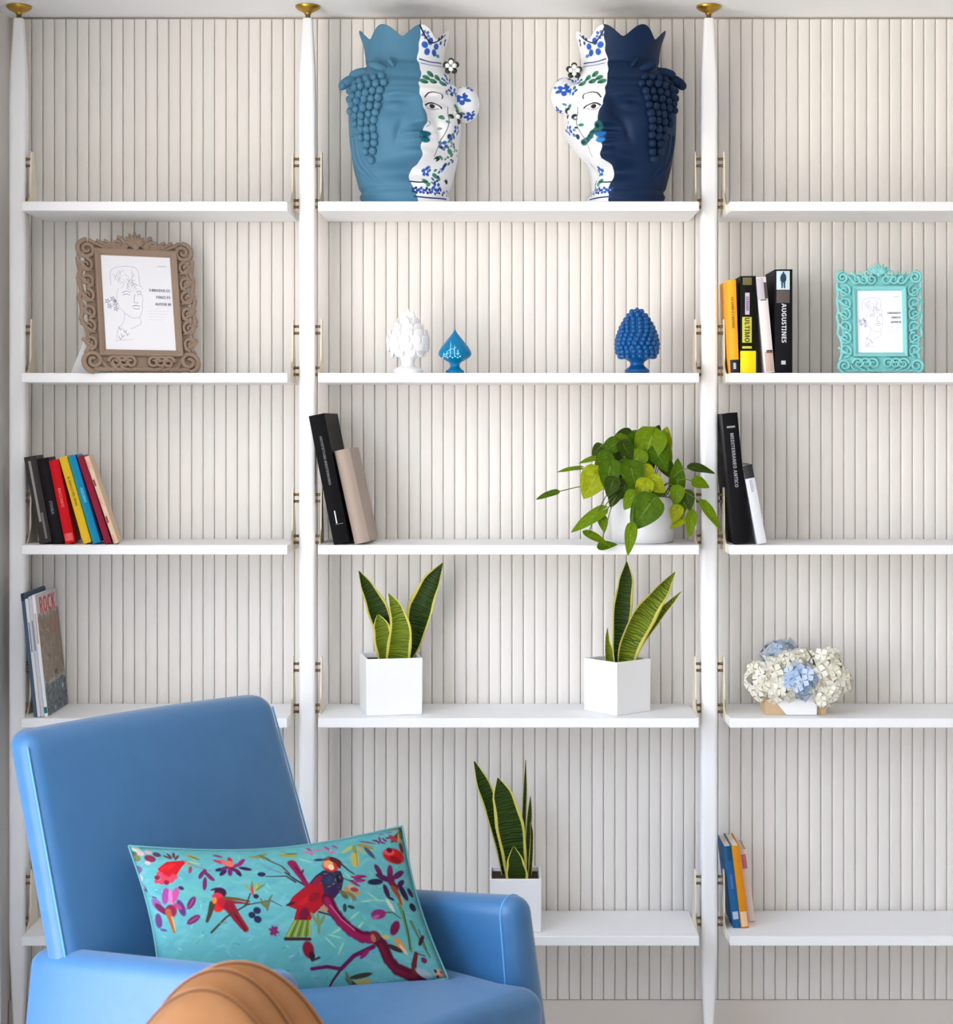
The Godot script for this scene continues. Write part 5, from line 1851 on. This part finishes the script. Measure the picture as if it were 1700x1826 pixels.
func build_magazines() -> void:
	var cover := blank(256, 380, rgb(176, 172, 172))
	fill(cover, PackedVector2Array([Vector2(0, 0), Vector2(256, 0), Vector2(256, 60), Vector2(0, 60)]), rgb(208, 196, 196))
	for i in 900:
		var y := 72.0 + rng.randf() * 200.0
		var c: Color = [rgb(140, 118, 98), rgb(122, 106, 92), rgb(152, 130, 108), rgb(126, 116, 104)][i % 4]
		dab(cover, rng.randf() * 256, y, rng.randf_range(5, 18), rng.randf_range(4, 10), rng.randf() * 3.0, c, 0.6)
	for i in 500:
		var y := 285.0 + rng.randf() * 100.0
		dab(cover, rng.randf() * 256, y, rng.randf_range(3, 12), rng.randf_range(3, 8), rng.randf() * 3.0, [rgb(62, 74, 88), rgb(84, 96, 108), rgb(44, 54, 68), rgb(100, 116, 126)][i % 4], 0.6)
	dab(cover, 150, 258, 16, 9, 0, rgb(56, 38, 30))
	dab(cover, 90, 200, 14, 7, 0.4, rgb(98, 80, 64))
	dab(cover, 212, 312, 12, 9, 0, rgb(150, 196, 204))
	for k in 6:
		stroke(cover, [Vector2(140, 92 + k * 9), Vector2(220 - 5 * (k % 3), 90 + k * 9)], 3.0, 3.0, rgb(190, 92, 70))
	var cm := picture(cover, 0.3)
	var z := 4.415
	var k := z / FOCAL
	var w := 6.0 * k
	var tilt := deg_to_rad(6.2)
	var spines := [rgb(70, 92, 116), rgb(226, 226, 230), rgb(206, 208, 214), rgb(240, 240, 242)]
	var tops := [0.318, 0.304, 0.310, 0.314]
	var names := ["blue-topped magazine, leftmost of the leaning magazine stack", "white-spined magazine second from the left in the leaning stack", "pale grey magazine third from the left in the leaning stack", "magazine with red title and stone picture on its cover, right of the stack"]
	for i in 4:
		var at := shelf_spot(60.5 + i * 6.4, z, 3)
		var t := thing("magazine", names[i], "magazine", at, "leaning magazines")
		t.basis = Basis(Vector3(0, 0, 1), tilt)
		var h: float = tops[i]
		var s := Shape.new()
		s.box(Vector3(w / 2, h / 2, -0.105), Vector3(w, h, 0.21), 0.0012)
		part("pages", s.done(), mat(spines[i], 0.4), t)
		if i == 0:
			spine_panel("blue_top", t, 0.0, w, h - 0.02, h - 0.001, w, 0.0, mat(rgb(30, 52, 80), 0.4))
		elif i < 3:
			spine_panel("spine_print", t, w * 0.3, w * 0.7, h * 0.55, h * 0.8, w, 0.0, mat(rgb(130, 134, 150), 0.4))
		else:
			spine_panel("spine_label", t, w * 0.05, w * 0.95, 0.010, 0.026, w, 0.0, mat(rgb(30, 110, 120), 0.4), "small teal label at the foot of the spine")
			spine_panel("spine_print", t, w * 0.3, w * 0.7, h * 0.6, h * 0.85, w, 0.0, mat(rgb(200, 170, 165), 0.4))
			var c := Shape.new()
			c.grid([PackedVector3Array([Vector3(w + 0.0004, h - 0.001, -0.001), Vector3(w + 0.0004, h - 0.001, -0.209)]), PackedVector3Array([Vector3(w + 0.0004, 0.001, -0.001), Vector3(w + 0.0004, 0.001, -0.209)])], false, -1)
			c.towards(0, Vector3(1, 0, 0))
			var cp := part("front_cover", c.done(), cm, t)
			cp.set_meta("label", "front cover with red title over a stone picture")
			words("ROCK", 0.058, mat(rgb(196, 62, 56), 0.4), cp, Vector3(w + 0.0006, h - 0.032, -0.105), Basis(Vector3.UP, PI / 2))


# ---------------------------------------------------------------- snake plants

func snake_texture(dark: bool, sd: int) -> StandardMaterial3D:
	var r := RandomNumberGenerator.new()
	r.seed = sd
	var body := rgb(52, 74, 22) if dark else rgb(116, 132, 28)
	var band := rgb(24, 36, 14) if dark else rgb(58, 76, 18)
	var im := blank(96, 384, body)
	for i in 46:
		var y := i * 8.4 + r.randf_range(-2, 2)
		var pts := []
		var off := r.randf_range(-3, 3)
		for j in 9:
			pts.append(Vector2(j * 12.0, y + off * sin(j * 0.9 + i) + r.randf_range(-1.5, 1.5)))
		var c := band
		c.a = r.randf_range(0.45, 0.95)
		stroke(im, pts, r.randf_range(1.5, 4.5), r.randf_range(1.5, 4.5), c)
	var pale := rgb(214, 204, 104)
	for j in 384:
		var e := 11.0 + 1.5 * sin(j * 0.05)
		for i in 96:
			var d := minf(i, 95 - i)
			if d < e:
				im.set_pixel(i, j, im.get_pixel(i, j).lerp(pale, clampf((e - d) / 2.5, 0, 1)))
	return picture(im, 0.45, 0.25)


func snake_leaf(parent: Node3D, mid: Array, widths: Array, m: Material, fold := 0.35, turn := 0.0) -> void:
	# mid: middle line from base to tip; widths along it; turn swings the blade round its own axis
	var pts := smooth(mid, 6)
	var s := Shape.new()
	var rows := []
	for j in pts.size():
		var t := j / float(pts.size() - 1)
		var d: Vector3 = (pts[mini(j + 1, pts.size() - 1)] - pts[maxi(j - 1, 0)]).normalized()
		var side := d.cross(Vector3(0, 0, 1)).normalized()
		side = side.rotated(d, turn)
		var nor := side.cross(d).normalized()
		var f := t * (widths.size() - 1)
		var i0 := mini(int(f), widths.size() - 2)
		var w := lerpf(widths[i0], widths[i0 + 1], smoothstep(0.0, 1.0, f - i0) * 0.5 + (f - i0) * 0.5)
		var ring := PackedVector3Array()
		for i in 9:
			var a := -1.0 + 2.0 * i / 8.0
			ring.append(pts[j] + side * a * w / 2 + nor * (fold * w * 0.5 * (a * a - 0.3) + 0.0011 * (1.0 - a * a * 0.8)))
		for i in 9:
			var a := 1.0 - 2.0 * i / 8.0
			ring.append(pts[j] + side * a * w / 2 + nor * (fold * w * 0.5 * (a * a - 0.3) - 0.0011 * (1.0 - a * a * 0.8)))
		rows.append(ring)
	s.loft(rows, true, 0, 0)
	# across the blade the picture runs once on each face
	for i in s.uv.size():
		var u := s.uv[i].x * 18.0 / 17.0
		s.uv[i].x = clampf(u * 17.0 / 8.0, 0.0, 1.0) if u < 0.5 else clampf((1.0 - u) * 17.0 / 8.0, 0.0, 1.0)
		s.uv[i].y = 1.0 - s.uv[i].y
	part("leaf", s.done(), m, parent)


func square_pot(t: Node3D, side: float, h: float, yaw: float, soil: float) -> void:
	var s := Shape.new()
	var b := Basis(Vector3.UP, yaw)
	var ring := func(a: float, y: float, c: float) -> PackedVector3Array:
		var r := PackedVector3Array()
		for q: Vector2 in [Vector2(-1, -1), Vector2(1, -1), Vector2(1, 1), Vector2(-1, 1)]:
			r.append(b * Vector3(q.x * (a - c), y, q.y * a))
			r.append(b * Vector3(q.x * a, y, q.y * (a - c)))
		# keep the corners in order round the square
		var o := PackedVector3Array([r[1], r[0], r[2], r[3], r[5], r[4], r[6], r[7]])
		return o
	var a := side / 2
	s.loft([ring.call(a * 0.955, 0.0, 0.002), ring.call(a * 0.97, 0.002, 0.002), ring.call(a - 0.0008, h - 0.002, 0.002), ring.call(a - 0.002, h, 0.002), ring.call(a - 0.006, h, 0.002), ring.call(a - 0.007, h - 0.002, 0.002), ring.call(a - 0.008, soil - 0.01, 0.002)], true, -1, -1)
	part("pot", s.done(), M.white_pot, t)
	var d := Shape.new()
	d.loft([ring.call(a - 0.009, soil - 0.015, 0.002), ring.call(a - 0.009, soil, 0.002)], true, -1, -1)
	part("soil", d.done(), M.soil, t)


func build_snake_plants() -> void:
	M.snake_light = snake_texture(false, 4)
	M.snake_dark = snake_texture(true, 7)
	var g := "snake plants in white pots"
	# left plant on the fourth shelf
	var zc := 4.515
	var base := at_px(697, 0, zc)
	base.y = SHELF_TOP[3] + 0.0004
	var t := thing("snake_plant", "snake plant in a white cube pot, left of the two on the fourth shelf", "plant", base, g)
	square_pot(t, 0.149, 0.146, 0.20, 0.132)
	var k := zc / FOCAL
	snake_leaf(t, [spot(base, 693, 1186, 4.53), spot(base, 685, 1130, 4.53), spot(base, 672, 1085, 4.53), spot(base, 655, 1048, 4.525), spot(base, 640, 1018, 4.52)], [18 * k, 36 * k, 40 * k, 24 * k, 1.5 * k], M.snake_dark, 0.5, 0.25)
	snake_leaf(t, [spot(base, 722, 1186, 4.55), spot(base, 740, 1140, 4.55), spot(base, 752, 1085, 4.55), spot(base, 770, 1040, 4.545), spot(base, 790, 1004, 4.54)], [10 * k, 34 * k, 50 * k, 36 * k, 2 * k], M.snake_dark, 0.45, -0.35)
	snake_leaf(t, [spot(base, 708, 1186, 4.50), spot(base, 712, 1150, 4.495), spot(base, 714, 1120, 4.495), spot(base, 706, 1085, 4.497), spot(base, 693, 1058, 4.50)], [42 * k, 44 * k, 38 * k, 24 * k, 1.5 * k], M.snake_light, 0.5, 0.1)
	snake_leaf(t, [spot(base, 692, 1186, 4.515), spot(base, 686, 1150, 4.512), spot(base, 680, 1118, 4.512), spot(base, 674, 1096, 4.514)], [28 * k, 36 * k, 30 * k, 4 * k], M.snake_light, 0.5, 0.1)
	# right plant, in a pot turned corner on
	zc = 4.52
	base = at_px(1101, 0, zc)
	base.y = SHELF_TOP[3] + 0.0004
	t = thing("snake_plant", "snake plant in a white pot turned corner-on, right of the two on the fourth shelf", "plant", base, g)
	square_pot(t, 0.127, 0.137, 0.70, 0.124)
	k = zc / FOCAL
	snake_leaf(t, [spot(base, 1104, 1196, 4.55), spot(base, 1105, 1140, 4.55), spot(base, 1110, 1080, 4.55), spot(base, 1116, 1035, 4.55), spot(base, 1118, 1001, 4.55)], [18 * k, 28 * k, 36 * k, 28 * k, 1.5 * k], M.snake_dark, 0.4, 0.15)
	snake_leaf(t, [spot(base, 1118, 1196, 4.53), spot(base, 1134, 1150, 4.53), spot(base, 1166, 1108, 4.53), spot(base, 1192, 1080, 4.525), spot(base, 1215, 1055, 4.52)], [22 * k, 30 * k, 24 * k, 12 * k, 1.2 * k], M.snake_light, 0.5, -0.5)
	snake_leaf(t, [spot(base, 1112, 1196, 4.51), spot(base, 1122, 1150, 4.505), spot(base, 1148, 1096, 4.50), spot(base, 1178, 1056, 4.50), spot(base, 1204, 1020, 4.505)], [24 * k, 42 * k, 46 * k, 30 * k, 1.5 * k], M.snake_light, 0.55, 0.25)
	snake_leaf(t, [spot(base, 1088, 1194, 4.49), spot(base, 1086, 1165, 4.488), spot(base, 1083, 1140, 4.49), spot(base, 1083.5, 1120, 4.49)], [20 * k, 17 * k, 8 * k, 1.2 * k], M.snake_light, 0.5, 0.3)
	# the one behind the armchair, lowest shelf
	zc = 4.50
	base = at_px(919, 0, zc)
	base.y = SHELF_TOP[4] + 0.0004
	t = thing("snake_plant", "snake plant in a white pot on the lowest shelf behind the armchair's armrest", "plant", base, g)
	square_pot(t, 0.136, 0.137, 0.0, 0.125)
	k = zc / FOCAL
	snake_leaf(t, [spot(base, 906, 1580, 4.53), spot(base, 896, 1520, 4.53), spot(base, 880, 1450, 4.53), spot(base, 862, 1400, 4.53), spot(base, 846, 1358, 4.53)], [16 * k, 22 * k, 30 * k, 26 * k, 3 * k], M.snake_dark, 0.4, 0.3)
	snake_leaf(t, [spot(base, 936, 1580, 4.54), spot(base, 939, 1520, 4.54), spot(base, 943, 1460, 4.54), spot(base, 946, 1420, 4.54)], [14 * k, 16 * k, 16 * k, 1.5 * k], M.snake_dark, 0.4, 0.9)
	snake_leaf(t, [spot(base, 930, 1580, 4.55), spot(base, 932, 1500, 4.55), spot(base, 935, 1420, 4.55), spot(base, 937.5, 1355, 4.55)], [12 * k, 14 * k, 14 * k, 1.5 * k], M.snake_dark, 0.4, 1.0)
	snake_leaf(t, [spot(base, 922, 1582, 4.505), spot(base, 918, 1530, 4.50), spot(base, 909, 1470, 4.50), spot(base, 897, 1420, 4.50), spot(base, 888, 1387, 4.505)], [30 * k, 44 * k, 52 * k, 38 * k, 2 * k], M.snake_dark, 0.35, 0.0)
	snake_leaf(t, [spot(base, 943, 1580, 4.515), spot(base, 946, 1540, 4.515), spot(base, 948, 1490, 4.515), spot(base, 946, 1466, 4.517)], [8 * k, 9 * k, 8 * k, 1.5 * k], M.snake_dark, 0.4, 0.8)
	snake_leaf(t, [spot(base, 922, 1584, 4.472), spot(base, 922, 1560, 4.468), spot(base, 919, 1535, 4.468), spot(base, 916, 1509, 4.472)], [38 * k, 40 * k, 30 * k, 2 * k], M.snake_dark, 0.4, 0.0)


func spot(base: Vector3, px: float, py: float, z: float) -> Vector3:
	return at_px(px, py, z) - base


# ---------------------------------------------------------------- pothos

func heart_leaf(tip: Vector3, nor: Vector3, l: float, w: float, droop: float) -> ArrayMesh:
	# lies with its stalk end at the origin, pointing along tip
	tip = tip.normalized()
	nor = (nor - tip * nor.dot(tip)).normalized()
	var side := tip.cross(nor)
	var s := Shape.new()
	var rows := []
	for j in 13:
		var v := j / 12.0
		var half := w / 2 * pow(sin(PI * pow(v, 0.62)), 0.75) * (1.0 - 0.12 * v) if j > 0 and j < 12 else 0.0004
		var row := PackedVector3Array()
		for i in 9:
			var a := -1.0 + i / 4.0
			var back := 0.24 * l * a * a * pow(1.0 - v, 1.6)
			var along := v * l - back
			var up := 0.16 * absf(a) * half - droop * l * v * v + 0.012 * l * sin(v * 9.0 + a * 2.0)
			row.append(tip * along + side * a * half + nor * up)
		rows.append(row)
	s.grid(rows)
	s.towards(0, nor)
	return s.done()


func build_pothos() -> void:
	var leaf_tex := func(a: Color, b: Color, sd: int) -> StandardMaterial3D:
		var im := blank(96, 128, a)
		var r := RandomNumberGenerator.new()
		r.seed = sd
		for i in 40:
			var c := b
			c.a = 0.6
			dab(im, r.randf() * 96, r.randf() * 128, r.randf_range(2, 7), r.randf_range(4, 14), r.randf_range(-0.5, 0.5), c, 0.9)
		for i in 5:
			stroke(im, [Vector2(48, 12 + i * 20), Vector2(14, 34 + i * 20)], 1.4, 0.8, a.lightened(0.15))
			stroke(im, [Vector2(48, 12 + i * 20), Vector2(82, 34 + i * 20)], 1.4, 0.8, a.lightened(0.15))
		stroke(im, [Vector2(48, 0), Vector2(48, 127)], 2.4, 1.2, a.lightened(0.3))
		var m := picture(im, 0.42, 0.25)
		m.backlight_enabled = true
		m.backlight = Color(0.25, 0.28, 0.03)
		return m
	var tones := [leaf_tex.call(rgb(60, 90, 0), rgb(78, 108, 2), 1), leaf_tex.call(rgb(92, 120, 2), rgb(114, 138, 6), 2), leaf_tex.call(rgb(134, 146, 6), rgb(162, 168, 30), 3), leaf_tex.call(rgb(42, 62, 2), rgb(54, 78, 2), 4)]
	var stem_m := mat(rgb(96, 112, 50), 0.6)
	var zc := 4.51
	var base := at_px(1146, 0, zc)
	base.y = SHELF_TOP[2] + 0.0004
	var t := thing("potted_pothos", "trailing pothos with heart-shaped leaves in a round white pot", "plant", base)
	var p := Shape.new()
	var k := zc / FOCAL
	p.lathe([Vector2(50 * k, 0), Vector2(54 * k, 2 * k), Vector2(60 * k, 78 * k), Vector2(60.5 * k, 82 * k), Vector2(57 * k, 82 * k), Vector2(55 * k, 74 * k), Vector2(54 * k, 66 * k)], 40)
	part("pot", p.done(), M.white_pot, t)
	var so := Shape.new()
	so.lathe([Vector2(54 * k, 62 * k), Vector2(54.5 * k, 74 * k)], 32)
	part("soil", so.done(), M.soil, t)
	# leaves: middle in the picture, length and width there, direction of the tip (degrees, anticlockwise from right), distance, tone, turn of the blade
	var rows := [
		[1110, 780, 36, 30, 200, 4.50, 3, 0.3], [1088, 798, 38, 30, 215, 4.46, 0, 0.2], [1065, 803, 24, 20, 230, 4.46, 3, 0.1], [1056, 818, 44, 16, 190, 4.45, 1, 0.8],
		[1017, 836, 42, 12, 185, 4.44, 1, 0.9], [1118, 803, 34, 30, 300, 4.44, 3, 0.2], [1156, 798, 62, 56, 250, 4.46, 1, 0.0], [1168, 778, 36, 30, 70, 4.50, 3, 0.3],
		[1185, 783, 38, 30, 80, 4.49, 2, -0.3], [1178, 818, 44, 36, 300, 4.45, 0, 0.1], [1056, 861, 54, 50, 240, 4.42, 2, 0.0], [1086, 846, 48, 40, 260, 4.41, 0, 0.1],
		[1112, 840, 38, 34, 230, 4.43, 0, -0.2], [1130, 850, 50, 42, 285, 4.41, 0, 0.1], [1090, 868, 32, 28, 250, 4.40, 3, 0.2], [1155, 847, 34, 30, 300, 4.42, 2, 0.2],
		[1171, 865, 34, 32, 320, 4.41, 2, -0.1], [1147, 874, 38, 32, 250, 4.40, 2, 0.1], [1208, 848, 52, 30, 88, 4.44, 0, 0.2], [1251, 836, 42, 25, 350, 4.42, 3, 0.5],
		[1250, 862, 28, 24, 340, 4.43, 1, 0.3], [976, 882, 38, 16, 195, 4.42, 0, 0.7], [1124, 892, 34, 28, 235, 4.38, 1, 0.2], [1148, 914, 62, 56, 232, 4.355, 0, 0.0],
		[1124, 961, 50, 22, 262, 4.33, 1, 0.2], [1050, 926, 66, 24, 212, 4.39, 1, 0.4], [1076, 934, 26, 18, 280, 4.40, 1, 0.2], [1066, 960, 48, 20, 335, 4.38, 1, 0.5],
		[1083, 972, 30, 18, 10, 4.38, 0, 0.4], [1205, 916, 28, 24, 250, 4.40, 2, 0.1], [1227, 892, 32, 26, 280, 4.42, 3, -0.2], [1232, 934, 42, 20, 262, 4.41, 1, 0.2],
		[1269, 918, 54, 20, 305, 4.40, 1, 0.4], [1207, 884, 32, 26, 260, 4.42, 1, 0.1], [1208, 932, 28, 18, 215, 4.41, 2, 0.3], [1135, 824, 40, 36, 250, 4.44, 1, -0.2], [1075, 822, 36, 30, 225, 4.44, 0, 0.3],
		[1098, 812, 38, 32, 260, 4.48, 0, 0.1], [1138, 788, 36, 30, 290, 4.48, 0, 0.2], [1152, 828, 42, 36, 270, 4.47, 3, 0.1], [1190, 836, 34, 28, 300, 4.47, 0, 0.1], [1076, 846, 38, 32, 220, 4.46, 0, 0.2],
		[1114, 868, 40, 32, 250, 4.43, 0, 0.1], [1170, 884, 32, 26, 290, 4.44, 1, 0.1], [1128, 815, 36, 32, 240, 4.46, 1, 0.2], [1186, 806, 34, 30, 310, 4.47, 1, 0.1], [1104, 792, 34, 28, 230, 4.49, 1, 0.3], [1095, 888, 30, 24, 250, 4.42, 3, 0.1], [1215, 905, 30, 22, 265, 4.43, 1, 0.1],
	]
	var crown := Vector3(0, 74 * k, 0)
	for r in rows:
		var z: float = r[5]
		var kk := z / FOCAL
		var a := deg_to_rad(r[4])
		var l: float = r[2] * kk
		var tip := Vector3(cos(a), sin(a), 0.22)
		var nor := Vector3(sin(r[7]) * 0.5, 0.45 + r[7] * 0.5, 1.0)
		if r[7] >= 0.5:
			nor = Vector3(0.1, 1.0, 0.75)
		var mid := at_px(r[0], r[1], z) - base
		var root := mid - Vector3(cos(a), sin(a), 0.1) * l * 0.40
		var q := part("leaf", heart_leaf(tip, nor, l, r[3] * kk * 1.08, 0.12), tones[r[6]], t, root)
		var from := crown + Vector3(clampf(root.x * 0.4, -0.05, 0.05), 0, clampf(root.z * 0.4, -0.03, 0.05))
		var lift := 0.03 if root.y > 0.05 else 0.06
		var mid1 := from.lerp(root, 0.45) + Vector3(0, lift, 0.018)
		var st := Shape.new()
		st.tube(smooth([from, mid1, root], 7), [0.0013], 6)
		part("stem", st.done(), stem_m, t)


# ---------------------------------------------------------------- flowers in a box

func build_flowers() -> void:
	var zc := 4.49
	var base := at_px(1416, 0, zc)
	base.y = SHELF_TOP[3] + 0.0004
	var t := thing("flower_arrangement", "cream and pale blue hydrangeas in a small wooden box with a white front", "flowers", base)
	var k := zc / FOCAL
	var L := func(px: float, py: float, z: float) -> Vector3: return at_px(px, py, z) - base
	var wood := mat(rgb(214, 184, 146), 0.7)
	var bx := Shape.new()
	# a tapering box, narrower at its foot
	var ring := func(x0: float, x1: float, y: float, z0: float, z1: float) -> PackedVector3Array:
		return PackedVector3Array([Vector3(x0, y, z0), Vector3(x1, y, z0), Vector3(x1, y, z1), Vector3(x0, y, z1)])
	bx.loft([ring.call(-54 * k, 52 * k, 0.0, 0.035, -0.055), ring.call(-57 * k, 60 * k, 40 * k, 0.040, -0.06)], true, -1, -1)
	part("wooden_box", bx.done(), wood, t)
	var pn := Shape.new()
	var f0 := PackedVector3Array()
	var f1 := PackedVector3Array()
	for q: Vector2 in [Vector2(-18, 0.6), Vector2(35, 0.6), Vector2(37, 44), Vector2(-54, 44)]:
		f0.append(Vector3(q.x * k, q.y * k, 0.0405 + 0.0012 * q.y * 0.05))
		f1.append(Vector3(q.x * k, q.y * k, 0.0450 + 0.0012 * q.y * 0.05))
	pn.loft([f0, f1], true, -1, -1)
	part("white_panel", pn.done(), mat(rgb(250, 249, 248), 0.6), t).set_meta("label", "white slanted front panel")
	# heads: picture position, radius there, distance, tone
	var heads := [
		[1388, 1170, 24, 4.53, 1], [1402, 1164, 20, 4.55, 1], [1370, 1212, 32, 4.47, 0], [1398, 1222, 26, 4.45, 0], [1410, 1186, 22, 4.48, 0], [1428, 1178, 20, 4.50, 0],
		[1428, 1214, 27, 4.435, 2], [1466, 1186, 26, 4.49, 0], [1476, 1208, 30, 4.46, 0], [1496, 1216, 22, 4.46, 0], [1482, 1176, 16, 4.52, 0], [1352, 1196, 14, 4.50, 0], [1470, 1236, 22, 4.45, 0], [1449, 1216, 16, 4.44, 0], [1384, 1196, 22, 4.48, 0],
	]
	var tone := [[rgb(252, 249, 238), rgb(248, 243, 226)], [rgb(176, 194, 214), rgb(204, 216, 230)], [rgb(176, 200, 232), rgb(206, 222, 244)]]
	var petal := func(s: Shape, c: Vector3, n: Vector3, r: float, sp: float) -> void:
		var u := n.cross(Vector3(0, 1, 0.2)).normalized()
		var v := n.cross(u)
		for i in 4:
			var a := sp + TAU * i / 4.0
			var d := u * cos(a) + v * sin(a)
			var e := u * -sin(a) + v * cos(a)
			var st := s.v.size()
			var o := c
			var tip := c + d * r + n * r * 0.12
			var l := c + d * r * 0.6 + e * r * 0.46 + n * r * 0.24
			var q := c + d * r * 0.6 - e * r * 0.46 + n * r * 0.24
			var mid := c + d * r * 0.62 + n * r * 0.08
			s.tri(o, l, mid); s.tri(l, tip, mid); s.tri(tip, q, mid); s.tri(q, o, mid)
			s.towards(st, n)
	for h in heads:
		var kk: float = h[3] / FOCAL
		var c: Vector3 = L.call(h[0], h[1], h[3])
		var r: float = h[2] * kk
		var s := Shape.new()
		var m := mat(Color.WHITE, 0.7)
		m.vertex_color_use_as_albedo = true
		m.backlight_enabled = true
		m.backlight = Color(0.5, 0.5, 0.45)
		var n := int(18 + h[2] * 1.0)
		for i in n:
			var y := 1.0 - 2.0 * (i + 0.5) / n
			var a := i * 2.39996
			var d := Vector3(cos(a) * sqrt(1 - y * y), y, sin(a) * sqrt(1 - y * y))
			if d.z < -0.6:
				continue
			s.tint = tone[h[4]][i % 2].srgb_to_linear()
			petal.call(s, c + d * r * rng.randf_range(0.70, 1.16), (d + Vector3(rng.randf_range(-0.5, 0.5), rng.randf_range(-0.5, 0.5), 0.1)).normalized(), r * 0.34 + 4.5 * kk, rng.randf() * 1.5)
		s.tint = (rgb(96, 104, 100) if h[4] == 1 else rgb(190, 184, 140) if h[4] == 0 else rgb(120, 142, 178)).srgb_to_linear()
		s.ball(c, Vector3.ONE * r * 0.55, 10, 7)
		var o := part("hydrangea_head", s.done(), m, t)
		o.set_meta("label", ["cream hydrangea head", "grey-blue hydrangea head", "pale blue hydrangea head"][h[4]])
	var tw := Shape.new()
	for q in [[1440, 1210, 1452, 1182, 1438, 1156], [1450, 1186, 1456, 1184, 1462, 1183], [1494, 1210, 1500, 1200, 1500, 1178], [1494, 1201, 1502, 1203, 1510, 1202], [1462, 1236, 1464, 1228, 1463, 1220]]:
		tw.tube(smooth([L.call(q[0], q[1], 4.47), L.call(q[2], q[3], 4.465), L.call(q[4], q[5], 4.47)], 5), [0.003, 0.0032, 0.0035, 0.0035, 0.003, 0.0025, 0.002, 0.0018, 0.0015, 0.001, 0.0006], 6)
	part("twig", tw.done(), mat(rgb(84, 80, 50), 0.8), t)
